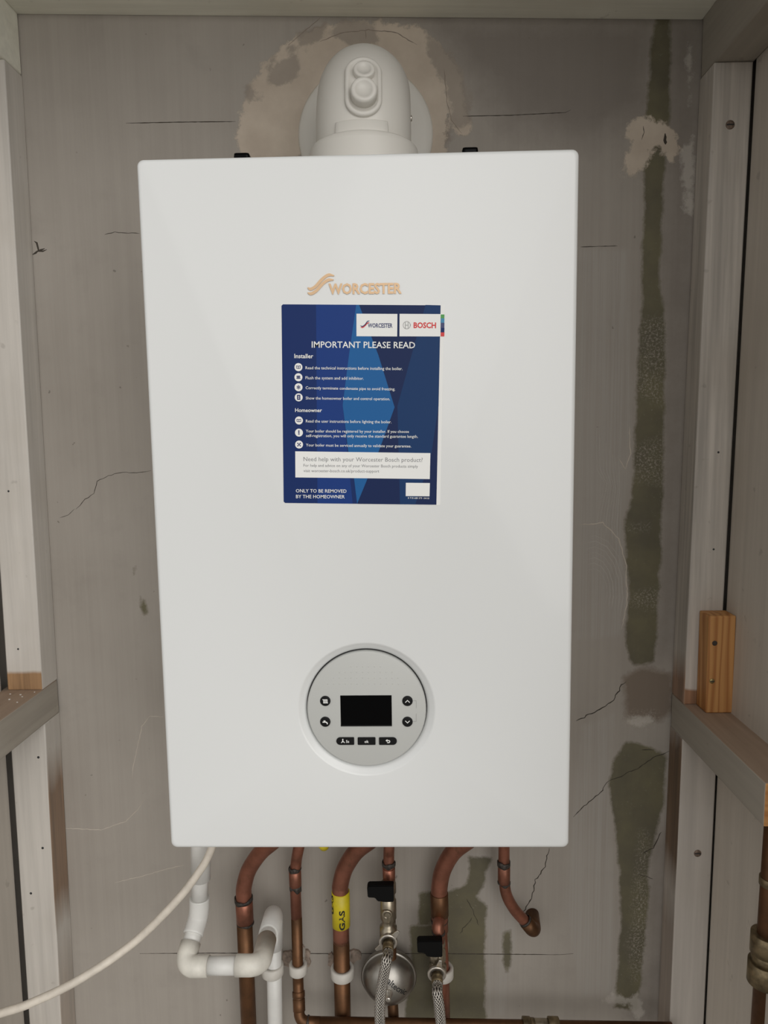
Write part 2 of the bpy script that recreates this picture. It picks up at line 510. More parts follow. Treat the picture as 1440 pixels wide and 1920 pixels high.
YW = 0.315
def back_wall():
    x0, x1, z0, z1, st = -.60, .60, -1.10, 1.02, .004
    nx = int(round((x1 - x0) / st)) + 1; nz = int(round((z1 - z0) / st)) + 1
    xs = np.linspace(x0, x1, nx); zs = np.linspace(z0, z1, nz)
    X, Z = np.meshgrid(xs, zs)
    co = np.stack([X, np.full_like(X, YW), Z], -1).reshape(-1, 3)
    i = np.arange(nx * nz).reshape(nz, nx)
    q = np.stack([i[:-1, :-1], i[:-1, 1:], i[1:, 1:], i[1:, :-1]], -1).reshape(-1, 4)
    me = bpy.data.meshes.new('wall_back')
    me.vertices.add(len(co)); me.vertices.foreach_set('co', co.ravel())
    me.loops.add(q.size); me.loops.foreach_set('vertex_index', q.ravel().astype(np.int32))
    me.polygons.add(len(q)); me.polygons.foreach_set('loop_start', np.arange(0, q.size, 4, dtype=np.int32))
    me.update(calc_edges=True); me.validate()

    px = lambda L: [XZ(u, v, YW) for u, v in L]
    masks = {
        'plaster': [px([(450, 300), (446, 250), (452, 195), (475, 150), (492, 118), (520, 92), (556, 70), (600, 52), (660, 42), (730, 42), (790, 52), (826, 78), (852, 112), (868, 150), (876, 200), (884, 236), (868, 250), (850, 232), (838, 205), (834, 300)]),
                    px([(1175, 250), (1182, 234), (1200, 224), (1222, 223), (1246, 232), (1264, 254), (1273, 276), (1259, 299), (1243, 288), (1232, 278), (1222, 292), (1208, 310), (1196, 318), (1185, 338), (1174, 315), (1177, 285), (1188, 270)])],
        'scrape': [px([(541, 88), (552, 86), (557, 96), (549, 101), (540, 99)]), px([(567, 82), (573, 83), (575, 93), (568, 94)]), px([(458, 165), (470, 160), (478, 180), (468, 195), (458, 185)]), px([(480, 180), (490, 182), (488, 188), (481, 188)]), px([(495, 130), (512, 100), (520, 104), (508, 140)]), px([(800, 60), (850, 100), (884, 180), (884, 230), (850, 232), (835, 160), (800, 100)]),
                   px([(520, 120), (552, 100), (560, 130), (545, 150), (520, 160), (492, 150)]),
                   px([(640, 40), (700, 44), (712, 80), (690, 92), (650, 84), (620, 60)]),
                   px([(835, 110), (858, 130), (876, 205), (858, 215), (842, 190)]),
                   px([(560, 60), (610, 45), (600, 75), (555, 92)])],
        'green': [px([(1226, 30), (1258, 30), (1256, 120), (1254, 220), (1246, 320), (1239, 440), (1236, 520), (1247, 600), (1246, 700), (1243, 860), (1240, 1000), (1237, 1080), (1232, 1160), (1226, 1240), (1190, 1250), (1178, 1240), (1172, 1180), (1180, 1120), (1174, 1040), (1168, 985), (1184, 930), (1190, 830), (1194, 700), (1201, 600), (1204, 470), (1209, 300), (1215, 160)]),
                  px([(1172, 1390), (1150, 1425), (1142, 1470), (1152, 1540), (1160, 1620), (1164, 1720), (1156, 1840), (1150, 1890), (1195, 1895), (1205, 1800), (1214, 1700), (1218, 1610), (1244, 1510), (1250, 1420), (1220, 1400)]),
                  px([(876, 1604), (921, 1610), (910, 1640), (904, 1664), (893, 1680), (914, 1699), (911, 1740), (908, 1800), (912, 1960), (838, 1960), (838, 1672), (872, 1662), (880, 1640)]),
                  px([(787, 1674), (812, 1674), (812, 1735), (785, 1735)]),
                  px([(768, 1736), (815, 1732), (815, 1960), (752, 1960), (772, 1800)]),
                  px([(263, 1120), (271, 1124), (277, 1150), (270, 1153), (264, 1138)]), px([(249, 1064), (254, 1064), (254, 1078), (250, 1078)]),
                  px([(943, 1750), (958, 1745), (958, 1800), (950, 1825), (944, 1800)])],
        'brown': [px([(1166, 1270), (1200, 1250), (1262, 1262), (1262, 1330), (1235, 1350), (1175, 1345)]),
                  px([(820, 222), (835, 215), (842, 260), (812, 300), (806, 270)])],
        'light': [px([(1085, 466), (1178, 470), (1180, 640), (1184, 800), (1180, 900), (1164, 980), (1172, 1060), (1174, 1130), (1165, 1190), (1080, 1200)]),
                  px([(885, 1600), (960, 1600), (965, 1760), (945, 1900), (915, 1900), (905, 1700)]),
                  px([(1090, 1360), (1150, 1340), (1140, 1500), (1150, 1640), (1152, 1860), (1090, 1870), (1060, 1700)])],
        'painted_shade': [px([(1246, 30), (1320, 30), (1312, 300), (1296, 600), (1280, 900), (1268, 1230), (1230, 1230), (1238, 900), (1240, 500)]),  # outlines where shade is painted into the wall colour
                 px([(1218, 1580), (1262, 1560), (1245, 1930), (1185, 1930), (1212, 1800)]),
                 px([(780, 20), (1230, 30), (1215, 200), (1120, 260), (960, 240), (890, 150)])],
        'speck': [px([(1188, 838), (1242, 820), (1242, 895), (1190, 890)]), px([(1190, 880), (1240, 890), (1238, 905), (1192, 900)]), px([(1205, 600), (1248, 600), (1246, 700), (1200, 690)]),
                  px([(1186, 1115), (1236, 1105), (1232, 1140), (1190, 1135)]), px([(1170, 305), (1185, 330), (1200, 345), (1160, 340)]), px([(1170, 985), (1215, 985), (1215, 992), (1170, 992)]),
                  px([(1190, 690), (1240, 700), (1240, 760), (1195, 740)]), px([(1170, 1340), (1230, 1335), (1230, 1365), (1175, 1365)]), px([(1200, 1560), (1215, 1560), (1208, 1800), (1190, 1840), (1180, 1780)])],
        'white': [px([(1130, 1875), (1150, 1858), (1172, 1872), (1196, 1862), (1210, 1900), (1195, 1915), (1180, 1882), (1150, 1885)]),
                  px([(1293, 85), (1297, 130), (1298, 190), (1292, 195), (1289, 130)]),
                  px([(1278, 285), (1300, 255), (1302, 400), (1297, 400), (1285, 395), (1280, 320)]),
                  px([(1176, 1348), (1215, 1342), (1225, 1352), (1205, 1362), (1185, 1358)])],
    }
    for name, polys in masks.items():
        d = np.full(X.shape, -1e9)
        for p in polys: d = np.maximum(d, sdf(p, X, Z))
        d = np.clip(d, -.2, .2)
        a = me.attributes.new(name, 'FLOAT', 'POINT'); a.data.foreach_set('value', d.astype(np.float32).ravel())
    me.materials.append(M['wall'])
    o = bpy.data.objects.new('wall_back', me); COL.objects.link(o)
    tag(o, 'grey brushed back wall with green streaks, cracks and beige filler', kind='structure')
    return o


wall = back_wall()


def ribbon(name, pts, w, mat, jitter=0.0, th=.0004, seed=0):
    """a crack or a paint edge running over the back wall, tapering at both ends"""
    rnd = random.Random(seed)
    pp = [Vector((x, 0, z)) for x, z in (XZ(u, v, YW) for u, v in pts)]
    fine = []
    for a, b in zip(pp[:-1], pp[1:]):
        n = max(2, int((b - a).length / .004))
        for k in range(n): fine.append(a.lerp(b, k / n))
    fine.append(pp[-1])
    if jitter:
        for k in range(1, len(fine) - 1):
            fine[k] = fine[k] + Vector((rnd.uniform(-jitter, jitter), 0, rnd.uniform(-jitter, jitter)))
    mb = MB(); L = []
    n = len(fine)
    for k, p in enumerate(fine):
        t = (fine[min(k + 1, n - 1)] - fine[max(k - 1, 0)]).normalized(); s = Vector((-t.z, 0, t.x))
        e = min(1.0, min(k, n - 1 - k) / max(1, n * .12) + .25); ww = w * .5 * e * rnd.uniform(.65, 1.25)
        L.append([p - s * ww + Vector((0, YW, 0)), p + Vector((0, YW - th, 0)), p + s * ww + Vector((0, YW, 0))])
    mb.quad_loops(L, closed=False)
    return mb.build(name, mat, wall)


CR = M['crack']; RD = M['crack_soft']
ribbon('crack', [(236, 231), (330, 229), (442, 228)], .0011, CR, .0001, seed=1)
ribbon('crack', [(868, 218), (960, 216), (1060, 211), (1070, 206)], .0010, CR, .0001, seed=2)
ribbon('crack', [(262, 1788), (400, 1787), (600, 1788), (800, 1788), (1050, 1790), (1075, 1788)], .0013, CR, .0001, seed=3)
ribbon('crack', [(283, 882), (262, 886), (225, 886), (203, 892), (182, 902), (176, 925), (160, 936), (142, 955)], .0008, CR, .0006, seed=4)
ribbon('crack', [(140, 954), (128, 966), (112, 971)], .0007, CR, .0005, seed=5)
ribbon('crack', [(1030, 1590), (1022, 1625), (1004, 1650), (998, 1680), (985, 1705), (975, 1712)], .0015, CR, .0012, seed=6)
ribbon('crack', [(1255, 1408), (1226, 1420), (1205, 1435), (1165, 1455), (1142, 1464)], .0012, CR, .0011, seed=7)
ribbon('crack', [(1142, 1464), (1122, 1490), (1100, 1508), (1075, 1532)], .0012, CR, .0011, seed=8)
ribbon('crack', [(1174, 1278), (1166, 1285), (1150, 1312), (1135, 1325), (1080, 1352)], .0016, CR, .0012, seed=9)
ribbon('crack', [(1088, 463), (1158, 461)], .0009, CR, .0001, seed=10)
ribbon('crack', [(540, 85), (575, 55), (600, 34)], .0008, RD, .0003, seed=11)
ribbon('crack', [(600, 78), (640, 62), (690, 56), (740, 60), (782, 84)], .0012, RD, .0005, seed=12)
ribbon('crack', [(833, 130), (838, 190), (846, 225), (866, 250)], .0008, RD, .0005, seed=13)
ribbon('crack', [(686, 52), (686, 74)], .0008, RD, .0003, seed=14)
ribbon('crack', [(1247, 250), (1246, 262), (1248, 271)], .0032, CR, .0007, seed=15)
ribbon('crack', [(1206, 236), (1208, 248), (1203, 262)], .0010, CR, .0007, seed=16)
ribbon('crack', [(196, 440), (215, 435), (240, 437), (262, 438)], .0008, CR, .0005, seed=17)
ribbon('crack', [(1240, 1560), (1225, 1590), (1205, 1600)], .0014, CR, .0012, seed=18)
ribbon('crack', [(1195, 1640), (1218, 1645), (1224, 1648)], .0009, CR, .001, seed=19)
ribbon('crack', [(1203, 1406), (1226, 1406)], .0012, CR, .0003, seed=20)
ribbon('crack', [(875, 1685), (888, 1710), (898, 1735)], .0009, CR, .001, seed=21)
ribbon('crack', [(862, 1750), (885, 1720)], .0009, CR, .001, seed=22)
ribbon('crack', [(64, 452), (72, 470), (88, 468)], .0030, CR, .002, seed=23)
ribbon('crack', [(60, 478), (72, 474), (84, 466)], .0026, CR, .002, seed=24)
RG = M['ridge']
ribbon('paint_ridge', [(122, 1553), (190, 1556), (236, 1540), (258, 1518), (271, 1498)], .0011, RG, .0004, .0007, seed=31)
ribbon('paint_ridge', [(306, 1344), (280, 1343), (266, 1362), (258, 1400), (249, 1440), (248, 1460)], .0010, RG, .0004, .0007, seed=32)
ribbon('paint_ridge', [(215, 1655), (270, 1642), (310, 1630), (345, 1622)], .0010, RG, .0004, .0007, seed=33)
ribbon('paint_ridge', [(1085, 985), (1130, 980), (1160, 1010), (1174, 1060), (1176, 1130), (1165, 1180)], .0016, RG, .0008, .0007, seed=34)
ribbon('paint_ridge', [(1160, 860), (1172, 880), (1182, 850), (1180, 800)], .0014, RG, .0006, .0007, seed=35)


M['stroke'] = plain('brush_stroke', (.43, .40, .365), .7)
for k in range(7):
    rr = 40 + k * 9
    ribbon('paint_ridge', [(1112 + rr * .66 * math.cos(a), 1112 - rr * 1.15 * math.sin(a)) for a in (1.9, 1.5, 1.1, .7, .3, -.1, -.45)], .0006 + .0003 * (k % 3), M['stroke'], .0002, .0003, seed=50 + k)
for k in range(8):
    ribbon('paint_ridge', [(1118 + k * 6, 800 + k * 9), (1119 + k * 6, 880), (1134 + k * 4, 905 + k * 2), (1122 + k * 5, 960 + k * 4), (1118 + k * 6, 985 + k * 6)], .0006 + .0003 * (k % 2), M['stroke'], .0002, .0003, seed=70 + k)

# ------------------------------------------------------------------ structure: timber frame of the cupboard
def member(name, inner0, inner1, outer0, outer1, y0, y1, z0, z1, mat, label, bevel=.0018):
    """upright leaning slightly: x given at foot (0) and head (1)"""
    mb = MB()
    mb.hexa([(inner0, y0, z0), (outer0, y0, z0), (outer0, y1, z0), (inner0, y1, z0), (inner1, y0, z1), (outer1, y0, z1), (outer1, y1, z1), (inner1, y1, z1)], bevel)
    o = mb.build(name, mat)
    return tag(o, label, kind='structure')


YF = .271
lu = member('trim_1', -.4635, -.4562, -.5125, -.5050, YF, YW, .0665, .8890, M['post_lu'], 'upper left timber post, painted cream, bare sawn foot on the rail')
ll = member('trim_2', -.4795, -.4637, -.5235, -.5140, YF, YW, -1.10, .0180, M['post_ll'], 'lower left timber post with brown worn side below the rail')
ru = member('trim_3', .4178, .4292, .4640, .4768, YF, YW, .0410, .8622, M['post_ru'], 'upper right cream timber post with a round screw head near the top')
rl = member('trim_4', .4050, .4170, .4550, .4655, YF, YW, -1.10, -.0080, M['post_rl'], 'lower right timber post with a rusty screw below the rail')

mb = MB(); mb.hexa([(-.522, .03, .018), (-.4630, .03, .018), (-.4630, .312, .018), (-.522, .312, .018), (-.522, .03, .0665), (-.4630, .03, .0665), (-.4630, .312, .0665), (-.522, .312, .0665)], .0016)
rail_l = mb.build('trim_5', [M['rail_paint'], M['rail_top']])
mb = MB(); mb.hexa([(.4172, .0522, -.0075), (.475, .0522, -.0075), (.475, .312, -.0075), (.4172, .312, -.0075), (.4172, .0522, .0410), (.475, .0522, .0410), (.475, .312, .0410), (.4172, .312, .0410)], .0016)
rail_r = mb.build('trim_6', [M['rail_paint'], M['rail_top'], M['sawn']])
for o in (rail_l, rail_r):
    for f in o.data.polygons:
        if f.normal.z > .7: f.material_index = 1
        elif f.normal.y < -.7 and o is rail_r: f.material_index = 2
tag(rail_l, 'left mid rail with dusty brown top between the two left posts', kind='structure')
tag(rail_r, 'right mid rail with dusty brown top under the pine block', kind='structure')

# head beam on the wall and the two head rails running forward
mb = MB(); mb.hexa([(-.53, .262, .9675), (.431, .262, .9340), (.431, YW, .9340), (-.53, YW, .9675), (-.53, .262, 1.02), (.431, .262, 1.02), (.431, YW, 1.02), (-.53, YW, 1.02)], .002)
tag(mb.build('trim_7', M['beam']), 'grey green head beam across the top of the back wall', kind='structure')
mb = MB(); mb.box(-.515, -.4562, .0, .313, .8895, .9655, .002)
tag(mb.build('trim_8', M['beam']), 'head rail running forward above the upper left post', kind='structure')
mb = MB(); mb.box(.4300, .4790, -.05, .313, .8628, 1.02, .002)
tag(mb.build('trim_9', M['rail_paint']), 'head rail running forward above the upper right post', kind='structure')

# side boards, added boards darkening the slot behind them, roof, floor
mb = MB(); mb.hexa([(-.575, .0, -1.10), (-.5275, .0, -1.10), (-.5275, .268, -1.10), (-.575, .268, -1.10), (-.575, .0, 1.02), (-.5130, .0, 1.02), (-.5130, .268, 1.02), (-.575, .268, 1.02)], .001)
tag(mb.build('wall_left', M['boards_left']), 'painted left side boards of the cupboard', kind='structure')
mb = MB(); mb.hexa([(.4576, -.40, -1.10), (.545, -.40, -1.10), (.545, .2700, -1.10), (.4576, .2700, -1.10), (.4672, -.40, .01), (.545, -.40, .01), (.545, .2700, .01), (.4672, .2700, .01)])
mb.hexa([(.4672, -.40, .01), (.545, -.40, .01), (.545, .2700, .01), (.4672, .2700, .01), (.4820, -.40, 1.02), (.545, -.40, 1.02), (.545, .2700, 1.02), (.4820, .2700, 1.02)])
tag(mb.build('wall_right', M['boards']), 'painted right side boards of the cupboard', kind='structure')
mb = MB(); mb.box(-.585, -.5755, -.02, YW, -1.10, 1.02)  # unseen board, added to keep light out of the slot
tag(mb.build('slot_blocker_left', M['roof']), 'unseen added board shutting light out behind the left side boards', kind='structure')
mb = MB(); mb.box(.5455, .555, -.40, YW, -1.10, 1.02)
tag(mb.build('slot_blocker_right', M['roof']), 'unseen added board shutting light out behind the right side boards', kind='structure')
mb = MB(); mb.box(-.60, .60, -.22, YW + .02, 1.0205, 1.04)
tag(mb.build('ceiling', M['roof']), 'board roof of the cupboard', kind='structure')
mb = MB(); mb.box(-3, 3, -5, YW + .05, -1.15, -1.1005)
tag(mb.build('floor', M['floor']), 'concrete floor', kind='structure')


def screw_head(parent, c, r, mat, slot=True):
    mb = MB(); c = Vector(c)
    mb.lathe(c, (0, -1, 0), [(-.002, r * .8), (.0002, r), (.0008, r * .9), (.0009, r * .2)], 24, 0)
    if slot:
        mb.box(c.x - r * .8, c.x + r * .8, c.y - .0013, c.y - .0007, c.z - r * .13, c.z + r * .13, 0, 1)
    return mb.build('screw', [mat, M['dark_gap']], parent)


screw_head(ru, P(1369, 234, YF), .0056, M['screw'])
screw_head(rl, P(1308, 1600, YF), .0052, M['screw'])


def nail_hole(parent, u, v, r=.0014):
    mb = MB(); mb.lathe(P(u, v, YF), (0, -1, 0), [(-.001, r), (.0002, r), (.00025, r * .3)], 10)
    mb.build('nail_hole', M['dark_gap'], parent)


for u, v in ((16, 921), (34, 1217)): nail_hole(lu, u, v)
for u, v in ((1347, 848), (1338, 1030)): nail_hole(ru, u, v)
for u, v in ((72, 1420), (80, 1590), (58, 1675)): nail_hole(ll, u, v, .0018)

# small debris on the rails
deb = [(-.497, .21, .0665, .0055), (-.490, .235, .0665, .0012), (-.478, .245, .0665, .001), (-.484, .252, .0665, .0012), (-.470, .262, .0665, .0008), (-.500, .255, .0665, .001), (-.474, .225, .0665, .0009)]
for k, (x, y, z, r) in enumerate(deb):
    mb = MB(); bmesh.ops.create_icosphere(mb.bm, subdivisions=2, radius=r, matrix=Matrix.Translation((x, y, z + r * .6)) @ Matrix.Diagonal((1.3, 1, .65, 1)))
    for v in mb.bm.verts: v.co += Vector([random.uniform(-.15, .15) * r for _ in range(3)])
    o = mb.build('plaster_crumb', M['clip'])
    if k == 0: tag(o, 'largest pale plaster crumb on the left rail at the photo edge', 'debris')
    else: tag(o, 'tiny pale plaster crumb scattered on the left rail', 'debris', 'plaster crumbs on the left rail')

# pine block on the right rail
bx0, bx1, by0, by1, bz0, bz1 = .4340, .4690, .2400, .2705, .0412, .1720
blk = empty('timber_block', ((bx0 + bx1) / 2, (by0 + by1) / 2, bz0))
tag(blk, 'short raw pine block with two screws standing on the right rail', 'wood block')
mb = MB(); mb.box(bx0, bx1, by0, by1, bz0, bz1, .0022, 0, 3); mb.build('block_body', M['pine'], blk)
o = screw_head(blk, P(1340, 1206, by0), .0034, M['crack'], False); o['label'] = 'dark screw hole'
o = screw_head(blk, P(1335, 1277, by0), .0034, M['zinc_screw'], True); o['label'] = 'yellow zinc cross head screw'

# ------------------------------------------------------------------ boiler
BW, BH, BD = .200, .664, .300
DX, DZ, DR = .0005, .1446, .0672
boiler = empty('boiler', (0, .15, 0))
tag(boiler, 'white wall hung boiler casing with round grey control dial', 'boiler')


def rounded_rect(x0, x1, z0, z1, r, step=.012, nc=6):
    out = []
    for (cx, cz, a0) in ((x1 - r, z0 + r, -90), (x1 - r, z1 - r, 0), (x0 + r, z1 - r, 90), (x0 + r, z0 + r, 180)):
        for k in range(nc + 1):
            a = math.radians(a0 + 90 * k / nc); out.append((cx + r * math.cos(a), cz + r * math.sin(a)))
    full = []
    for i in range(len(out)):
        a = Vector(out[i]); b = Vector(out[(i + 1) % len(out)]); n = max(1, int((b - a).length / step))
        for k in range(n): full.append(tuple(a.lerp(b, k / n)))
    return full


mb = MB()
e = .0045
outer = rounded_rect(-BW, BW, 0, BH, .006)
cx, cz = 0, BH / 2
def inset(pts, d):
    return [(x - math.copysign(min(d, abs(x - cx)), x - cx) if abs(abs(x) - BW) < .0062 else x,
             z - math.copysign(d, z - cz) if (z < .0062 or z > BH - .0062) else z) for x, z in pts]
front = inset(outer, e)
circ = []
for x, z in front:
    a = math.atan2(z - DZ, x - DX); circ.append((DX + DR * math.cos(a), DZ + DR * math.sin(a)))
def ring(r, y):
    return [(DX + (x - DX) * r / DR, y, DZ + (z - DZ) * r / DR) for x, z in circ]
loops = [ring(.0592, .012), ring(.0592, .0085), ring(.0605, .0052), ring(.0625, .0040), ring(.0660, .0010), ring(.0672, .0002), ring(.0682, 0)]
loops.append([(x, 0, z) for x, z in front])
for k in range(1, 7):
    a = math.radians(90 * k / 6)
    loops.append([(x0 + (x1 - x0) * math.sin(a), e * (1 - math.cos(a)), z0 + (z1 - z0) * math.sin(a)) for (x0, z0), (x1, z1) in zip(front, outer)])
loops.append([(x, .15, z) for x, z in outer]); loops.append([(x, BD, z) for x, z in outer])
rows = mb.quad_loops(loops)
mb.cap(rows[-1])
for f in mb.bm.faces:
    if len(f.verts) > 4: f.smooth = False
casing = mb.build('casing', M['casing'], boiler)
# flat front stays flat: sharp where the front meets the bevel
me = casing.data
me.update()

# control dial
dial = MB()
dial.lathe((DX, .013, DZ), (0, -1, 0), [(0, .0585), (.0100, .0585), (.0115, .0578), (.0118, .0570), (.0118, .001)], 96)
dy = .013 - .0118
for r_, (v, u0, u1, nn) in enumerate(((1250, 658, 713, 6), (1260.5, 636, 735, 10), (1271.5, 625, 746, 12), (1282.5, 614, 758, 14))):
    for k in range(nn):
        c = P(u0 + (u1 - u0) * k / (nn - 1), v, dy)
        bmesh.ops.create_uvsphere(dial.bm, u_segments=8, v_segments=4, radius=.0006, matrix=Matrix.Translation(c) @ Matrix.Diagonal((1, .5, 1, 1)))
panel = dial.build('control_panel', [M['panel_grey']], boiler)
gapm = MB(); gapm.lathe((DX, .0122, DZ), (0, -1, 0), [(0, .0592), (.004, .0592), (.004, .0584), (0, .0584)], 96, 0, False)
gapm.build('dial_gap', M['dark_gap'], boiler)

q0 = P(638, 1304, dy); q1 = P(735, 1361, dy)
mb = MB(); mb.box(q0.x, q1.x, dy - .0006, dy + .001, q1.z, q0.z, .0003); mb.build('display_screen', M['gloss_black'], panel)
# lower lip of the display
mb = MB(); mb.box(q0.x, q1.x, dy - .0009, dy - .0005, q1.z, q1.z + .0012, .0001); mb.build('display_lip', M['key_black'], panel)


def flat_text(mb, s, pL, pR, yoff=0.0, bold=0.0, hscale=None, mi=0, center=False, res=2):
    """lettering whose baseline runs from pL to pR (3D points on the casing front)"""
    me, x0, x1, y0, y1 = text_mesh(s, bold, res)
    ax = (pR - pL); W = ax.length; ax.normalize(); upv = Vector((-ax.z, 0, ax.x))
    k = W / (x1 - x0); ky = k if hscale is None else hscale
    mb.add_mesh(me, lambda c: pL + ax * ((c.x - x0) * k) + upv * (c.y * ky) + Vector((0, yoff, 0)), mi)


_layer = [0]
def strokes(mb, pts, w, y0, mi=1):
    """thin flat bars joining points, for the pictograms"""
    for a, b in zip(pts[:-1], pts[1:]):
        _layer[0] = (_layer[0] + 1) % 9; y = y0 - _layer[0] * .000012
        a = Vector((a[0], 0, a[1])); b = Vector((b[0], 0, b[1])); t = (b - a).normalized(); s = Vector((-t.z, 0, t.x)) * w / 2; t = t * w / 2
        c = [a - t - s, b + t - s, b + t + s, a - t + s]
        mb.prism([(p.x, p.z) for p in c], y, y + .0002, mi)


def disc(mb, x, z, r, y0, y1, mi=0, n=32):
    _layer[0] = (_layer[0] + 1) % 9; y0 -= _layer[0] * .000012
    mb.prism([(x + r * math.cos(-2 * math.pi * k / n), z + r * math.sin(-2 * math.pi * k / n)) for k in range(n)], y0, y1, mi)


def round_button(u, v, icon):
    c = P(u, v, dy); mb = MB(); r = .0051
    mb.lathe((c.x, dy + .001, c.z), (0, -1, 0), [(0, r), (.0016, r), (.0020, r * .95), (.0021, r * .85), (.0021, .0002)], 40)
    y = dy - .0013; s = .00048
    if icon == 'radiator':
        for k in range(4): strokes(mb, [(c.x + (-3.2 + 2.4 * k) * s, c.z - 3.2 * s), (c.x + (-3.2 + 2.4 * k) * s, c.z + 3.2 * s)], .0007, y)
        strokes(mb, [(c.x - 5 * s, c.z + 3.4 * s), (c.x + 3.6 * s, c.z + 3.4 * s)], .0006, y)
        strokes(mb, [(c.x - 3.4 * s, c.z - 3.6 * s), (c.x + 5 * s, c.z - 3.6 * s)], .0006, y)
    elif icon == 'tap':
        strokes(mb, [(c.x - 4.4 * s, c.z), (c.x + 1.5 * s, c.z), (c.x + 3.6 * s, c.z - 1.3 * s), (c.x + 4.2 * s, c.z - 3.6 * s)], .0010, y)
        strokes(mb, [(c.x - 1.4 * s, c.z), (c.x - 1.4 * s, c.z + 2.2 * s)], .0007, y); strokes(mb, [(c.x - 2.6 * s, c.z + 2.5 * s), (c.x - .2 * s, c.z + 2.5 * s)], .0008, y)
    else:
        d = 1 if icon == 'up' else -1
        strokes(mb, [(c.x - 4 * s, c.z - 2.2 * s * d), (c.x, c.z + 1.8 * s * d), (c.x + 4 * s, c.z - 2.2 * s * d)], .0007, y)
    return mb.build('round_button', [M['key_black'], M['print_white']], panel)


for u, v, ic in ((610, 1314, 'radiator'), (610, 1353, 'tap'), (764, 1314, 'up'), (764, 1353, 'down')):
    o = round_button(u, v, ic)
    o['label'] = {'radiator': 'black round button with radiator sign', 'tap': 'black round button with tap sign', 'up': 'black round button with upward arrow', 'down': 'black round button with downward arrow'}[ic]


def bar_button(u0, u1, kind):
    a = P(u0, 1396, dy); b = P(u1, 1382, dy); mb = MB()
    h = b.z - a.z; rl_ = h / 2 if kind == 'sweep' else .0008; rr_ = h / 2 if kind == 'back' else .0008
    pts = []
    for (x, z, r, a0) in ((b.x - rr_, a.z + rr_, rr_, -90), (b.x - rr_, b.z - rr_, rr_, 0), (a.x + rl_, b.z - rl_, rl_, 90), (a.x + rl_, a.z + rl_, rl_, 180)):
        for k in range(9):
            t = math.radians(a0 + 90 * k / 8); pts.append((x + r * math.cos(t), z + r * math.sin(t)))
    mb.prism(list(reversed(pts)), dy - .0010, dy + .001, 0)
    y = dy - .0012; mx, mz = (a.x + b.x) / 2, (a.z + b.z) / 2; s = .00048
    if kind == 'ok':
        flat_text(mb, 'ok', Vector((mx - 4.3 * s, y, mz - 3.2 * s)), Vector((mx + 4.3 * s, y, mz - 3.2 * s)), 0, .02, None, 1)
    elif kind == 'sweep':
        flat_text(mb, '5s', Vector((mx + 1.5 * s, y, mz - 3 * s)), Vector((mx + 8 * s, y, mz - 3 * s)), 0, .02, None, 1)
        strokes(mb, [(mx - 5 * s, mz + 4 * s), (mx - 5 * s, mz - 1 * s)], .0010, y)
        strokes(mb, [(mx - 8 * s, mz - 3 * s), (mx - 6.5 * s, mz - 1 * s), (mx - 3 * s, mz - 1 * s), (mx - 1.5 * s, mz - 3 * s)], .0006, y)
        disc(mb, mx - 5 * s, mz + 4 * s, .0006, y, y + .0002, 1, 12)
    else:
        strokes(mb, [(mx - 3.5 * s, mz + 1.6 * s), (mx + 2.2 * s, mz + 1.6 * s), (mx + 3.6 * s, mz + .2 * s), (mx + 3.6 * s, mz - 1.4 * s), (mx + 2.2 * s, mz - 2.8 * s), (mx - 1 * s, mz - 2.8 * s)], .0008, y)
        strokes(mb, [(mx - 1.6 * s, mz + 3.4 * s), (mx - 3.8 * s, mz + 1.6 * s), (mx - 1.6 * s, mz - .2 * s)], .0007, y)
    o = mb.build('bar_button', [M['key_black'], M['print_white']], panel)
    o['label'] = {'sweep': 'black bar button reading 5s', 'ok': 'black bar button reading ok', 'back': 'black bar button with return arrow'}[kind]


bar_button(631, 664, 'sweep'); bar_button(671, 704, 'ok'); bar_button(711, 744, 'back')
mb = MB()
b0, b1, b2, b3 = (P(u, v, dy) for u, v in ((774, 1313.5), (780.5, 1313.5), (780.5, 1327), (780.5, 1338)))
strokes(mb, [(b0.x, b0.z), (b1.x, b1.z), (b2.x, b2.z)], .0003, dy - .0003, 0)
c0 = P(780.5, 1352.5, dy); c1 = P(774, 1352.5, dy)
strokes(mb, [(b3.x, b3.z), (c0.x, c0.z), (c1.x, c1.z)], .0003, dy - .0003, 0)
mb.build('panel_print', M['faint_grey'], panel)

# chrome name badge with painted warm reflection above the sticker: wave mark and lettering
def C3(cx_, cy_, Y=0.0):
    return P(520 + cx_ / 4.175, 500 + cy_ / 4.174, Y)


def wave(mb, pts, w, y0, y1, mi=0):
    cp = smooth_path([Vector((p.x, 0, p.z)) for p in pts], 6); n = len(cp); L = []
    for k, p in enumerate(cp):
        t = (cp[min(k + 1, n - 1)] - cp[max(k - 1, 0)]).normalized(); s = Vector((-t.z, 0, t.x)) * (w / 2) * min(1, .35 + 4 * min(k, n - 1 - k) / n)
        L.append([p - s + Vector((0, y0, 0)), p + s + Vector((0, y0, 0)), p + s + Vector((0, y1, 0)), p - s + Vector((0, y1, 0))])
    mb.quad_loops(L, mi, True, False)


badge = MB()
wave(badge, [C3(238, 165), C3(262, 176), C3(300, 155), C3(350, 100), C3(400, 66), C3(445, 72)], .0026, -.0008, 0)
wave(badge, [C3(238, 205), C3(265, 212), C3(305, 190), C3(355, 135), C3(398, 106), C3(440, 104)], .0026, -.0008, 0)
flat_text(badge, 'WORCESTER', C3(402, 214), C3(974, 208), -.0008, .035, .0128)
badge.build('name_badge', M['badge'], boiler)

# rear catches seen just over the top edge
for u in (456, 880):
    p = P(u, 286, .06); mb = MB(); mb.box(p.x - .0078, p.x + .0078, .05, .085, BH - .001, BH + .0226, .003)
    mb.build('top_catch', M['gloss_black'], boiler)

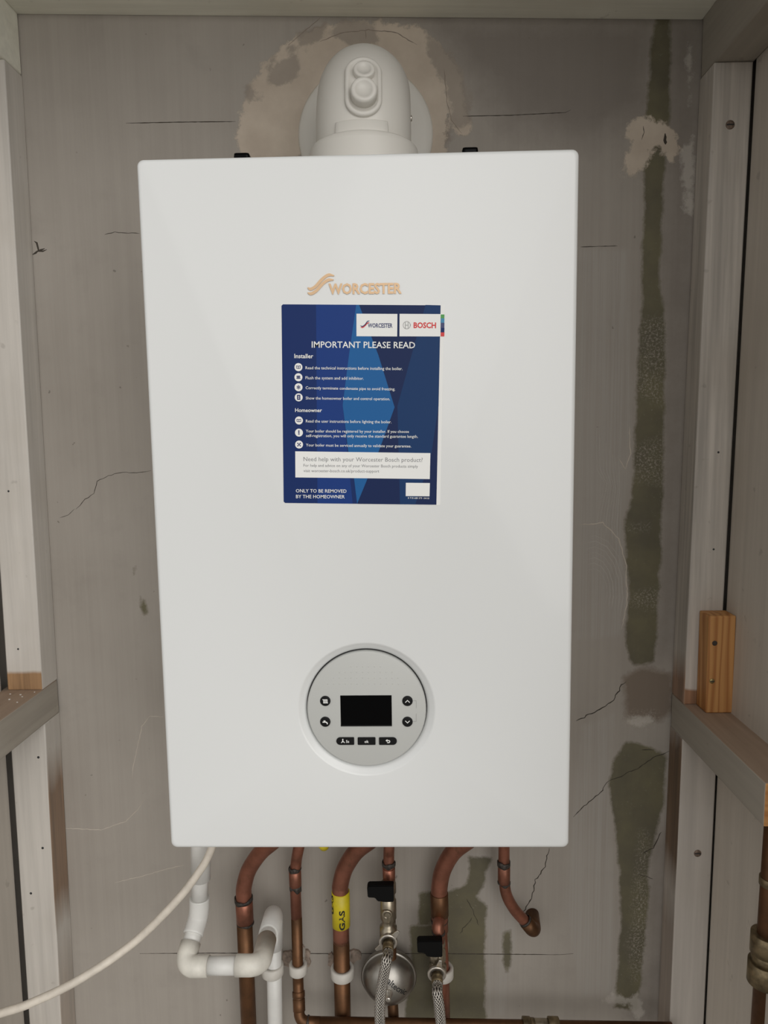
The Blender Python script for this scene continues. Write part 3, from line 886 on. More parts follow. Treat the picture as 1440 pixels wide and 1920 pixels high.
# ------------------------------------------------------------------ sticker on the boiler front
st = empty('instruction_sticker', (0.002, -.0002, .44))
tag(st, 'blue printed instruction sticker stuck on the white boiler front', 'sticker')


def poly_px(L, Y=0.0):
    return [(p.x, p.z) for p in (C3(a, b, Y) for a, b in L)]


mb = MB(); mb.prism(poly_px([(31, 294), (1295, 298), (1310, 312), (1308, 380), (1308, 545), (1300, 560), (1275, 1862), (1262, 1868), (60, 1850), (50, 1838)]), -.0003, -.00002)
mb.build('backing', M['print_white'], st)
y1_ = -.00045
mb = MB()
mb.prism(poly_px([(33, 306), (45, 295), (1278, 303), (1245, 1863), (62, 1849), (50, 1838)]), -.00040, -.00028, 0)
mb.prism(poly_px([(303, 297), (632, 299), (512, 1085), (590, 1855), (315, 1852)]), -.00050, -.00040, 1)
mb.prism(poly_px([(632, 299), (1278, 303), (1245, 1863), (630, 1856)]), -.00046, -.00040, 2)
mb.prism(poly_px([(940, 1090), (1160, 300), (1278, 303), (1262, 1090), (1200, 1500), (1080, 1860), (960, 1860)]), -.00050, -.00046, 4)
mb.prism(poly_px([(618, 299), (640, 299), (790, 690), (918, 1100), (800, 1430), (625, 1855), (600, 1650), (555, 1440), (512, 1085), (560, 700)]), -.00060, -.00046, 3)
mb.build('printed_background', [M['navy'], M['blue_mid'], M['navy_dark'], M['blue_light'], M['teal_dark']], st)
YT = -.00075
mb = MB(); mb.prism(poly_px([(620, 369), (940, 371), (938, 547), (620, 545)]), -.0007, -.00045, 0)
wave(mb, [C3(650, 462), C3(668, 468), C3(690, 452), C3(704, 432), C3(722, 424)], .0009, YT - .0001, -.0006, 1)
wave(mb, [C3(652, 474), C3(668, 477), C3(688, 462), C3(704, 444), C3(722, 438)], .0009, YT - .0001, -.0006, 2)
flat_text(mb, 'WORCESTER', C3(708, 477), C3(902, 478), YT, .03, .0054, 3)
mb.build('brand_panel', [M['print_white'], M['ink_navy'], M['red'], M['ink_navy']], st)['label'] = 'white panel with wave mark and WORCESTER'
mb = MB(); mb.prism(poly_px([(957, 370), (1278, 372), (1275, 547), (956, 546)]), -.0007, -.00045, 0)
c = C3(1013, 459); r = .0033
for a0 in range(28):
    a = 2 * math.pi * a0 / 28; b = 2 * math.pi * (a0 + 1) / 28
    strokes(mb, [(c.x + r * math.cos(a), c.z + r * math.sin(a)), (c.x + r * math.cos(b), c.z + r * math.sin(b))], .0006, YT, 1)
for dx_ in (-.0013, .0013): strokes(mb, [(c.x + dx_, c.z - .0024), (c.x + dx_, c.z + .0024)], .0007, YT, 1)
strokes(mb, [(c.x - .0013, c.z), (c.x + .0013, c.z)], .0007, YT, 1)
flat_text(mb, 'BOSCH', C3(1066, 480), C3(1242, 481), YT, .035, .0070, 2)
mb.build('brand_panel', [M['print_white'], M['faint_grey'], M['red']], st)['label'] = 'white panel with ring mark and BOSCH'
mb = MB()
for k, (a, b) in enumerate(((375, 405), (405, 440), (440, 480), (480, 515), (515, 546))):
    mb.prism(poly_px([(1279, a), (1308, a), (1307, b), (1278, b)]), -.0006, -.00028, k)
mb.build('colour_strip', [M['ink_green'], M['ink_cyan'], M['ink_navy'], M['navy'], M['red']], st)

mb = MB(); flat_text(mb, 'IMPORTANT PLEASE READ', C3(270, 634), C3(1078, 639), YT, .010, None); mb.build('heading_text', M['print_white'], st)
lines = [('Installer', 134, 716, 282, 717, .015), ('Read the technical instructions before installing the boiler.', 221, 803, 980, 810, .004),
         ('Flush the system and add inhibitor.', 221, 881, 676, 886, .004), ('Correctly terminate condensate pipe to avoid freezing.', 222, 959, 922, 969, .004),
         ('Show the homeowner boiler and control operation.', 223, 1039, 882, 1046, .004), ('Homeowner', 140, 1137, 350, 1138, .015),
         ('Read the user instructions before lighting the boiler.', 224, 1219, 893, 1226, .004),
         ('Your boiler should be registered by your installer. If you choose', 224, 1297, 1030, 1301, .004),
         ('self-registration, you will only receive the standard guarantee length.', 225, 1333, 1100, 1340, .004),
         ('Your boiler must be serviced annually to validate your guarantee.', 225, 1406, 1048, 1415, .004)]
for s, a, b, c_, d_, bo in lines:
    mb = MB(); flat_text(mb, s, C3(a, b), C3(c_, d_), YT, bo, None); mb.build('text_line', M['print_white'], st)
mb = MB()
flat_text(mb, 'ONLY TO BE REMOVED', C3(146, 1766), C3(542, 1769), YT, .009, None); flat_text(mb, 'BY THE HOMEOWNER', C3(147, 1811), C3(528, 1813), YT, .009, None)
mb.build('footer_text', M['print_white'], st)
mb = MB(); mb.prism(poly_px([(141, 1445), (1198, 1459), (1193, 1662), (142, 1649)]), -.0007, -.00045, 0)
flat_text(mb, 'Need help with your Worcester Bosch product?', C3(206, 1521), C3(1137, 1528), -.00085, -.004, None, 1)
flat_text(mb, 'For help and advice on any of your Worcester Bosch products simply', C3(206, 1565), C3(1100, 1573), -.00085, -.002, None, 1)
flat_text(mb, 'visit worcester-bosch.co.uk/product-support', C3(206, 1607), C3(798, 1611), -.00085, -.002, None, 1)
mb.build('help_panel', [M['print_white'], M['print_grey']], st)
mb = MB(); mb.prism(poly_px([(1006, 1691), (1194, 1693), (1191, 1797), (1005, 1795)]), -.0007, -.00045, 0); mb.build('blank_panel', M['print_white'], st)
mb = MB(); flat_text(mb, '8 718 688 379  04/18', C3(1022, 1816), C3(1188, 1819), YT, .0, None); mb.build('text_line', M['print_white'], st)


def icon(cx_, cy_, kind):
    c = C3(cx_, cy_); mb = MB(); disc(mb, c.x, c.z, .0037, -.0007, -.00045, 0); y = -.00088; s = .0003
    S = lambda pts, w=.0005: strokes(mb, [(c.x + a * s, c.z + b * s) for a, b in pts], w, y, 1)
    if kind == 'book':
        S([(0, -4), (-6, -3), (-6, 4), (0, 3), (0, -4)]); S([(0, -4), (6, -3), (6, 4), (0, 3)])
    elif kind == 'radiator':
        for k in range(5): S([(-4.4 + 2.2 * k, -4), (-4.4 + 2.2 * k, 4)], .00055)
        S([(-5, 3), (5, 3)], .0004); S([(-6, -4), (6, -4)], .0004)
    elif kind == 'snow':
        for k in range(3):
            a = math.pi * k / 3 + math.pi / 6; S([(-5 * math.cos(a), -5 * math.sin(a)), (5 * math.cos(a), 5 * math.sin(a))], .0005)
        for k in range(6):
            a = math.pi * k / 3 + math.pi / 6; disc(mb, c.x + 4.6 * s * math.cos(a), c.z + 4.6 * s * math.sin(a), .00055, y, y + .0001, 1, 8)
    elif kind == 'phone':
        S([(-3.4, -6), (3.4, -6), (3.4, 6), (-3.4, 6), (-3.4, -6)], .0011); disc(mb, c.x, c.z, .0004, y, y + .0001, 1, 10)
    elif kind == 'alert':
        S([(0, 6), (0, -1)], .0010); disc(mb, c.x, c.z - 5 * s, .0006, y, y + .0001, 1, 10)
    else:
        S([(-4, -4), (4, 4)], .0007); S([(-4, 4), (4, -4)], .0007)
        for a, b in ((-4, 4), (4, 4), (4, -4), (-4, -4)): disc(mb, c.x + a * s, c.z + b * s, .0006, y, y + .0001, 1, 8)
    mb.build('pictogram', [M['print_white'], M['ink_navy']], st)['label'] = 'white disc with ' + {'book': 'open book sign', 'radiator': 'radiator sign', 'snow': 'snowflake sign', 'phone': 'control unit sign', 'alert': 'exclamation mark', 'tools': 'crossed tools sign'}[kind]


for a, b, k in ((166, 787, 'book'), (166, 866, 'radiator'), (167, 944, 'snow'), (168, 1023, 'phone'), (170, 1204, 'book'), (170, 1299, 'alert'), (171, 1392, 'tools')): icon(a, b, k)

# ------------------------------------------------------------------ flue elbow on top
FX, FY, FZ, FR = .0002, .160, .803, .0525
flue = empty('flue_elbow', (FX, FY, BH))
tag(flue, 'rounded white flue elbow rising from the boiler top into the wall', 'flue')
RB = .060
path = [Vector((FX, FY, BH + .001)), Vector((FX, FY, FZ - RB))]
for k in range(1, 19):
    a = math.radians(90 * k / 18); path.append(Vector((FX, FY + RB * (1 - math.cos(a)), FZ - RB + RB * math.sin(a))))
path.append(Vector((FX, .312, FZ)))
mb = MB(); mb.tube(path, FR, 64); mb.build('elbow_body', M['flue'], flue)
mb = MB(); mb.lathe((FX, FY, BH + .0005), (0, 0, 1), [(0, .0650), (.012, .0650), (.016, .0640), (.054, .0608), (.0585, .0598), (.0610, .0575), (.0612, .0535)], 72)
mb.build('collar', M['flue'], flue)


def on_elbow(a, s, off):
    """a: angle along the outer bend (0 = front upright, 90 = top), s: sideways distance"""
    ar = math.radians(a); th = s / FR
    cen = Vector((FX, FY + RB * (1 - math.cos(ar)), FZ - RB + RB * math.sin(ar))) if a >= 0 else Vector((FX, FY, FZ - RB + a * .0020))
    ar = max(ar, 0)
    out = Vector((0, -math.cos(ar), math.sin(ar)))
    return cen + (out * math.cos(th) + Vector((1, 0, 0)) * math.sin(th)) * (FR + off), (out * math.cos(th) + Vector((1, 0, 0)) * math.sin(th))


def oblong(amid, half_len, half_w, off_list, name, parent, mat):
    """stadium-shaped raised rim lying on the bend"""
    mb = MB(); L = []
    n = 48; arcl = math.radians(1) * (RB + FR)
    for (grow, off) in off_list:
        row = []
        for k in range(n):
            t = 2 * math.pi * k / n
            x = (half_w + grow) * math.cos(t); yv = (half_w + grow) * math.sin(t)
            yv += math.copysign(half_len - half_w, math.sin(t)) if abs(math.sin(t)) > 1e-6 else 0
            row.append(on_elbow(amid + yv / arcl, x + .0025, off)[0])
        L.append(row)
    rows = mb.quad_loops(L)
    return mb.build(name, mat, parent)


oblong(16, .0340, .0185, [(.0012, -.002), (.0008, .0020), (-.0005, .0034), (-.0030, .0036), (-.0042, .0022), (-.0050, .0004), (-.0120, .0004)], 'test_point_rim', flue, M['flue'])


def cap_part(a, s, r, h, name, off=0.0):
    p, nrm = on_elbow(a, s, off); mb = MB()
    mb.lathe(p - nrm * .006, nrm, [(0, r), (.006 + h * .75, r), (.006 + h * .93, r * .94), (.006 + h, r * .82), (.006 + h, r * .62), (.006 + h - .0010, r * .58), (.006 + h - .0010, .0003)], 40)
    return mb.build(name, M['flue'], flue)


cap_part(23.5, .0033, .0112, .0050, 'test_point_cap')
cap_part(9.8, .003, .0138, .0105, 'test_point_cap')
# raised foot panel over the collar
mb = MB(); L = []
for (sh, off) in ((0, -.001), (0, .0022), (.001, .0030)):
    row = []
    for k in range(13): row.append(on_elbow(-24, (-1 + 2 * k / 12) * (.0310 - sh), off)[0])
    for k in range(13): row.append(on_elbow(-3 - sh * 400, (1 - 2 * k / 12) * (.0275 - sh), off)[0])
    L.append(row)
rows = mb.quad_loops(L)
for k in range(12): mb.bm.faces.new((rows[-1][k], rows[-1][k + 1], rows[-1][24 - k], rows[-1][25 - k]))
[setattr(f, 'smooth', True) for f in mb.bm.faces]
mb.build('foot_panel', M['flue'], flue)
for sx_ in (1, -1):
    mb = MB(); c = Vector((FX + sx_ * (FR - .001), FY + .012, .764))
    mb.lathe(c, (sx_, 0, 0), [(0, .0032), (.0018, .0032), (.0024, .0026), (.0024, .0012), (.0012, .0010), (.0012, .0002)], 20)
    mb.build('screw', M['bright_nickel'] if sx_ > 0 else M['flue'], flue)
mb = MB(); mb.lathe((FX - .0045, YW - .0002, FZ), (0, -1, 0), [(0, .0885), (.003, .0885), (.0062, .0855), (.0080, .0780), (.0095, .0600), (.0120, .0545), (.0120, .0500)], 96, 0, False)
o = mb.build('flue_wall_seal', M['flue_seal'])
tag(o, 'round off white wall collar behind the flue elbow', 'wall collar')

# ------------------------------------------------------------------ copper pipework
YP = .280
YH = .2595
R22, R15 = .0112, .0078


def band(parent, p, axis, r, length, mat, name, rag=.0):
    mb = MB(); a = Vector(axis).normalized(); segs = 40
    ref = Vector((1, 0, 0)) if abs(a.x) < .9 else Vector((0, 1, 0)); n = (ref - a * ref.dot(a)).normalized(); b = a.cross(n)
    rnd = random.Random(int(abs(p.x * 1e5)) + int(abs(p.z * 1e5))); L = []
    ph = [rnd.uniform(0, 6.28) for _ in range(4)]
    def wob(t, q): return rag * (math.sin(2 * t + ph[q]) + .6 * math.sin(5 * t + ph[q + 1]))
    for d, rr, q in ((-length / 2, r * .90, 0), (-length / 2 + .0004, r, 0), (length / 2 - .0004, r, 2), (length / 2, r * .90, 2)):
        L.append([p + a * (d + wob(2 * math.pi * j / segs, q)) + (n * math.cos(2 * math.pi * j / segs) + b * math.sin(2 * math.pi * j / segs)) * rr for j in range(segs)])
    mb.quad_loops(L)
    return mb.build(name, mat, parent)


def sleeve(parent, a, b, r, mat, name='coupling'):
    mb = MB(); d = (b - a); mb.lathe(a, d, [(0, r * .95), (.0004, r), (d.length - .0004, r), (d.length, r * .95)], 36)
    return mb.build(name, mat, parent)


def pipe_thing(label, pts, r, rad=.045, mats=('copper', 'copper_brown'), curve=False):
    """pts: 3D corner points; the lower run below split z is the browner old pipe"""
    t = empty('copper_pipe', pts[-1]); tag(t, label, 'pipe')
    path = smooth_path(pts, 10) if curve else fillet(pts, rad, 12)
    mb = MB(); mb.tube(path, r, 32); mb.build('pipe_run', M[mats[0]], t)
    return t


def below(p, v):   # point straight below p on the wall side, where photo row v crosses
    return P(720, v, p.y).z


def vert_pipe(u0, v0, u1, v1, Y):
    return P(u0, v0, Y), P(u1, v1, Y)


# A: leftmost 22 mm
a0, a1 = P(456, 1672, YP), P(467, 1935, YP)
d = a1 - a0; a1 = a0 + d * 1.5
top = P(503, 1585, YP - .01)
tA = pipe_thing('leftmost thick copper pipe bending right under the boiler, behind white trap elbow', [P(528, 1565, .250), P(512, 1578, .258), P(488, 1599, .268), P(467, 1630, .277), P(458, 1660, YP), P(457, 1680, YP), a0 + d * .18], R22, curve=True)
sleeve(tA, P(457.5, 1690, YP), P(459.5, 1728, YP), R22 + .0011, M['copper'])
band(tA, P(457, 1686, YP), d, R22 + .0020, .0055, M['solder'], 'solder_joint', .0012)
band(tA, P(460, 1730, YP), d, R22 + .0014, .0022, M['solder'], 'solder_joint', .0008)
mb = MB(); mb.tube([a0 + d * .15, a0 + d * .6, a1], R22, 32); mb.build('lower_run', M['copper_brown'], tA)

# B: thin 15 mm pipe turning into the low horizontal run
b0, b1 = P(553, 1640, YP), P(560.5, 1880, YP)
tB = pipe_thing('thin copper pipe left of the yellow taped gas pipe, elbow at its foot', [P(566, 1560, YP - .03), P(556, 1610, YP), b0, P(556, 1720, YP)], R15, rad=.03)
mb = MB(); corner = P(561.5, 1916, YH); mb.tube(fillet([P(556, 1718, YP), P(559, 1840, YP), corner, P(600, 1917.5, YH)], [0, .02, .012, 0], 8), R15, 32); mb.build('lower_run', M['copper_brown'], tB)
db = b1 - b0
sleeve(tB, P(553, 1632, YP), P(554, 1660, YP), R15 + .0010, M['copper'])
band(tB, P(553, 1628, YP), db, R15 + .0016, .005, M['solder'], 'solder_joint', .0012)
band(tB, P(554, 1663, YP), db, R15 + .0008, .009, M['solder'], 'solder_joint', .0025)
sleeve(tB, P(559.8, 1858, .2755), P(560.2, 1870, .2722), R15 + .0012, M['copper_brown'], 'fitting')
sleeve(tB, P(560.3, 1872, .2716), P(561.1, 1896, .2650), R15 + .0010, M['copper_brown'], 'fitting')
band(tB, P(578, 1916.8, YH), (1, 0, 0), R15 + .0014, .003, M['solder'], 'solder_joint', .0006)

# C: gas pipe with yellow tape
c0, c1 = P(638, 1680, YP), P(643, 1920, YP); dc = c1 - c0
tC = pipe_thing('thick copper gas pipe with yellow printed tape wrapped round it', [P(705, 1567, .250), P(692, 1577, .257), P(667, 1597, .268), P(647, 1628, .277), P(638.5, 1658, YP), P(638, 1675, YP), c0 + dc * .35], R22 + .0006, curve=True)
mb = MB(); mb.tube([c0 + dc * .33, c0 + dc * 1.6], R22 + .0006, 32); mb.build('lower_run', M['copper_brown'], tC)
tp0, tp1 = P(638.5, 1671, YP), P(640, 1735, YP)
tape = band(tC, (tp0 + tp1) / 2, dc, R22 + .0018, (tp1 - tp0).length, M['yellow'], 'gas_tape', .0003)
tape['label'] = 'yellow tape printed GAS'


def wrap_text(s, base, axis, theta0, r, height, length, name, mat, parent):
    """lettering running up a vertical pipe, bent round it"""
    me, x0, x1, y0, y1 = text_mesh(s, .035, 5)
    a = Vector(axis).normalized(); k = length / (x1 - x0); ky = height / (y1 - y0)
    def fn(c):
        th = theta0 + ((y1 + y0) / 2 - c.y) * ky / r
        return base + a * ((c.x - x0) * k) + Vector((math.sin(th), -math.cos(th), 0)) * r
    mb = MB(); mb.add_mesh(me, fn); return mb.build(name, mat, parent, recalc=False)


bs = P(639.5, 1733, YP); tl = P(639, 1697, YP)
wrap_text('GAS', bs, dc * -1, .22, R22 + .0021, .0085, (tl - bs).length, 'tape_lettering', M['print_black'], tape)
wrap_text('GAS', P(639.5, 1709, YP), dc * -1, -1.15, R22 + .0021, .0085, (tl - bs).length, 'tape_lettering', M['print_black'], tape)
# stub of another yellow tag under the casing
p = P(607, 1588, .24)
mb = MB(); mb.tube([p + Vector((0, -.004, .02)), p + Vector((0, -.002, .006)), p + Vector((.001, 0, -.001))], [.009, .0085, .006], 20)
o = mb.build('yellow_tag', M['yellow'])
tag(o, 'small yellow tag just peeping out under the boiler edge', 'tag')

# D: thin pipe down to the upper black lever valve, and on behind the round vessel
d0, d1 = P(729, 1640, YP), P(737, 1900, YP)
tD = pipe_thing('thin copper pipe feeding the upper black lever valve, behind the steel vessel', [P(731, 1545, YP - .02), P(729, 1600, YP), d0, P(730, 1670, YP)], R15, rad=.02)
mb = MB(); mb.tube([P(730, 1668, YP), P(733, 1780, YP), P(736.5, 1885, YP), P(738, 1914, .270)], R15, 32); mb.build('lower_run', M['copper_brown'], tD)
band(tD, P(729, 1619, YP), (0, 0, 1), R15 + .0020, .0062, M['solder'], 'solder_joint', .0010)
sleeve(tD, P(729, 1627, YP), P(729.5, 1655, YP), R15 + .0012, M['copper'])

# E: thick pipe behind the lower black lever valve
e0, e1 = P(824, 1690, YP), P(831, 1925, YP)
tE = pipe_thing('thick copper pipe bending right under the boiler, behind the lower black lever valve', [P(892, 1565, .250), P(878, 1575, .257), P(850, 1597, .268), P(831, 1630, .277), P(824, 1662, YP), e0, P(825, 1745, YP)], R22 + .0006, curve=True)
sleeve(tE, P(823.5, 1674, YP), P(824.5, 1716, YP), R22 + .0016, M['copper_brown'])
band(tE, P(824, 1726, YP), (0, 0, 1), R22 + .0014, .003, M['solder'], 'solder_joint', .0008)
mb = MB(); mb.tube([P(825, 1744, YP), P(829, 1830, YP), e1], R22 * .92, 32); mb.build('lower_run', M['copper'], tE)
mb = MB(); mb.tube(fillet([P(824, 1722, YP - .004), P(822, 1734, .262), P(822, 1766, .258)], [0, .008, 0], 6), R15 + .0006, 28); mb.build('branch', M['copper'], tE)
band(tE, P(822, 1748, .260), (0, 0, 1), R15 + .0016, .003, M['solder'], 'solder_joint', .0004)

# F: relief pipe turning into the wall
f0 = P(945, 1640, YP - .01)
tF = pipe_thing('thin copper discharge pipe curving right and elbowing into the wall', [P(945, 1545, YP - .02), P(945, 1600, YP - .01), P(945, 1640, YP - .01), P(949, 1675, YP - .008), P(963, 1703, YP - .003), P(982, 1725, YP + .002), P(994, 1738, YP + .002)], R15, curve=True)
band(tF, P(944.5, 1619, YP - .01), (0, 0, 1), R15 + .0014, .007, M['solder'], 'solder_joint', .0010)
sleeve(tF, P(945, 1624, YP - .01), P(945, 1656, YP - .01), R15 + .0008, M['copper'])
band(tF, P(945, 1655, YP - .01), (0, 0, 1), R15 + .0013, .003, M['solder'], 'solder_joint', .0014)
p0, p1 = P(981, 1722, YP + .001), P(998, 1744, YP + .001)
band(tF, P(986, 1728, YP + .002), p1 - p0, R15 + .0016, .006, M['solder'], 'solder_joint', .0005)
mb = MB(); mb.tube(fillet([P(986, 1728, YP + .002), P(1002, 1748, YP + .002), P(1002, 1748, YP + .002) + Vector((.003, .036, .004))], [0, .0095, 0], 10), R15 + .0022, 32); mb.build('wall_elbow', M['copper_brown'], tF)

# low horizontal run with its grey fittings
h0, h1 = P(598, 1917.5, YH), P(1260, 1928, YH)
tH = empty('copper_pipe', P(900, 1922, YP)); tag(tH, 'horizontal copper pipe along the bottom of the photo behind hoses', 'pipe')
mb = MB(); mb.tube([h0, h0.lerp(h1, .5), h1], R15, 28); mb.build('pipe_run', M['copper_brown'], tH)
for u0, u1, rr in ((980, 994, .0042), (994, 1002, .0026), (1028, 1048, .0040)):
    pa = P(u0, 1923.5, YH); pb = P(u1, 1924, YH); sleeve(tH, pa, pb, R15 + rr, M['brass_old'], 'compression_nut')
pa = P(1002, 1923.7, YH); pb = P(1028, 1924, YH); sleeve(tH, pa, pb, R15 + .0018, M['nickel'], 'valve_body')

# right edge pipe with compression fitting, beside the right boards
gx = lambda v: P(1440 + (1600 - v) * .085, v, .13)
tG = empty('copper_pipe', P(1432, 1925, .13)); tag(tG, 'brown copper pipe with brass compression fitting at the right photo edge', 'pipe')
g0 = P(1457, 1480, .13); g1 = P(1424, 1960, .13); dg = g1 - g0
mb = MB(); mb.tube([g0, g0.lerp(g1, .5), g1], R22, 32); mb.build('pipe_run', M['copper_brown'], tG)
def gp(v): return g0.lerp(g1, (v - 1480) / 480)
sleeve(tG, gp(1745), gp(1782), .0178, M['brass_old'], 'compression_nut')
sleeve(tG, gp(1782), gp(1800), .0160, M['brass_old'], 'fitting_body')
sleeve(tG, gp(1798), gp(1838), .0190, M['brass_old'], 'compression_nut')
sleeve(tG, gp(1640), gp(1655), R22 + .0015, M['brass_old'], 'fitting')


# ------------------------------------------------------------------ pipe clips on the wall
def pipe_clip(u, v, r, label, Y=YP, pt=None):
    p = P(u, v, Y); t = empty('pipe_clip', p)
    tag(t, label, 'pipe clip')
    mb = MB(); h = .0075
    mb.lathe(p + Vector((0, 0, -h)), (0, 0, 1), [(0, r + .0002), (0, r + .0042), (.0012, r + .0052), (2 * h - .0012, r + .0052), (2 * h, r + .0042), (2 * h, r + .0002), (0, r + .0002)], 40, 0, False)
    mb.build('clip_ring', M['clip'], t)
    mb = MB(); mb.box(p.x - r * .8, p.x + r * .8, p.y + r + .0035, YW - .0002, p.z - h * .9, p.z + h * .9, .001); mb.build('clip_base', M['clip'], t)
    return t


pipe_clip(559, 1815, R15, 'small white pipe clip on the thin copper pipe left of the gas pipe')
pipe_clip(642, 1822, R22 + .0006, 'white pipe clip round the gas pipe below its yellow tape')
pipe_clip(829, 1822, R22, 'white pipe clip half hidden behind the lower braided hose')
pipe_clip(511, 1817, .0108, 'white pipe clip round the white waste pipe beside the trap elbow', .275)

# broken plaster lumps round the clips
for k, (u, v, w, h) in enumerate(((541, 1795, .010, .014), (569, 1793, .012, .020), (663, 1790, .011, .012), (622, 1800, .006, .014))):
    x, z = XZ(u, v, YW); rnd = random.Random(k)
    mb = MB(); n = 16; pts = []
    for j in range(n):
        a = -2 * math.pi * j / n; q = rnd.uniform(.7, 1.1); pts.append((x + w * q * math.cos(a), z + h * q * math.sin(a)))
    mb.prism(pts, YW - .004, YW - .0001); ob = mb.build('broken_plaster', plain('broken_plaster', (.30, .235, .19), .9, 0, 0, .3, 150), wall)

# ------------------------------------------------------------------ white condensate pipe
RW = .0108
cw = empty('waste_pipe', P(516, 1925, .275)); tag(cw, 'white plastic waste pipe stepping through elbows in front of the copper', 'pipe')
Yv = .195
w0, w1 = P(377, 1560, Yv), P(374, 1705, Yv)
w2 = P(345, 1812, .150); w3 = P(488, 1810, .150)
w4 = P(511, 1720, .262)
mb = MB(); mb.tube([w0, P(375, 1640, Yv), P(374, 1690, Yv)], RW, 32); mb.build('upper_run', M['pvc'], cw)
mb = MB(); mb.lathe(w0, P(376, 1648, Yv) - w0, [(0, RW + .0022), ((P(376, 1648, Yv) - w0).length, RW + .0022), ((P(376, 1648, Yv) - w0).length, RW)], 36, 0, False); mb.build('socket', M['pvc'], cw)
dirv = (w2 - w1).normalized()
bend = P(373, 1722, Yv)
k_end = P(362, 1752, .178)
mb = MB(); mb.tube(smooth_path([P(374, 1683, Yv), P(373.5, 1704, Yv - .001), P(371, 1722, Yv - .003), k_end], 8), RW + .0022, 36); mb.build('bend_fitting', M['pvc'], cw)
mb = MB(); mb.tube([bend.lerp(k_end, .6), k_end.lerp(w2, .35)], RW, 32); mb.build('short_run', M['pvc'], cw)
s1 = k_end.lerp(w2, .25)
mb = MB(); mb.tube(fillet([s1, w2, P(391, 1811, .150)], [0, .013, 0], 10), RW + .0020, 36); mb.build('elbow_fitting', M['pvc_old'], cw)
mb = MB(); mb.tube([P(388, 1811, .150), P(446, 1810.5, .150)], RW, 32); mb.build('horizontal_run', M['pvc'], cw)
m2 = w3.lerp(w4, .50)
mb = MB(); mb.tube(fillet([P(443, 1810, .150), w3, m2], [0, .013, 0], 10), RW + .0020, 36); mb.build('elbow_fitting', M['pvc_old'], cw)
mb = MB(); mb.tube([w3.lerp(w4, .45), w3.lerp(w4, .75)], RW, 32); mb.build('short_run', M['pvc'], cw)
v_bot = P(516, 1960, .275)
v_bot = v_bot + Vector((0, 0, -.1))
vtop = P(512, 1715, .275)
mb = MB(); mb.tube(fillet([w3.lerp(w4, .62), w4 + (w4 - w3) * .10, P(514, 1775, .275)], [0, .010, 0], 10), RW + .0022, 36); mb.build('elbow_fitting', M['pvc'], cw)
mb = MB(); mb.tube([P(513, 1760, .275), P(516, 1925, .275), v_bot], RW, 32); mb.build('lower_run', M['pvc'], cw)

# ------------------------------------------------------------------ white cable
pts = [P(402, 1570, .165), P(393, 1600, .163), P(375, 1632, .160), P(330, 1690, .150), P(250, 1768, .14), P(150, 1836, .115), P(60, 1880, .10), P(0, 1900, .095), P(-90, 1925, .09)]
mb = MB(); mb.tube(smooth_path(pts, 10), .0049, 20); o = mb.build('power_cable', M['cable'])
tag(o, 'thick off white cable sagging left from under the boiler', 'cable')

# ------------------------------------------------------------------ round steel vessel
VC = P(729, 1831, .285)
ves = empty('shock_arrestor', VC); tag(ves, 'round steel expansion vessel on the wall behind the upper braided hose', 'vessel')
RV = .0405
mb = MB(); mb.lathe(VC + Vector((0, .014, 0)), (0, -1, 0), [(0, RV * .7), (.006, RV * .95), (.012, RV), (.0145, RV), (.0160, RV * .975), (.0165, RV * .94), (.0160, RV * .90)], 72, 0, False)
mb.build('rim', M['steel'], ves)
dome_h = .030
prof = [(.0150, RV * .93)]
for k in range(1, 15):
    a = math.radians(90 * k / 14); prof.append((.0150 + dome_h * math.sin(a), RV * .93 * math.cos(a)))
mb = MB(); mb.lathe(VC + Vector((0, .014, 0)), (0, -1, 0), prof, 72, 0, False); mb.build('dome', M['steel'], ves)
def dome_y(x, z):
    rr = min(1, math.hypot(x - VC.x, z - VC.z) / (RV * .93)); return VC.y + .014 - .0150 - dome_h * math.sqrt(max(0, 1 - rr * rr))
ny = VC.y + .014 - .0150 - dome_h
mb = MB(); mb.lathe((VC.x, ny + .003, VC.z), (0, -1, 0), [(0, .0060), (.004, .0060), (.0045, .0046), (.008, .0046), (.0085, .0036), (.0150, .0036), (.0158, .0028), (.0158, .0002)], 24)
mb.build('valve_cap', M['bright_nickel'], ves)
def dome_text(s, pc, ang, width, mat):
    me, x0, x1, y0, y1 = text_mesh(s, .01); k = width / (x1 - x0)
    ca, sa = math.cos(ang), math.sin(ang)
    def fn(c):
        a = (c.x - x0) * k; b = c.y * k; x = pc[0] + a * ca - b * sa; z = pc[1] + a * sa + b * ca
        return Vector((x, dome_y(x, z) - .0004, z))
    mb = MB(); mb.add_mesh(me, fn); mb.build('lettering', mat, ves, recalc=False)
q = P(725, 1838, ny + .006); dome_text('altecnic', (q.x, q.z), -math.radians(42), .034, M['print_black'])


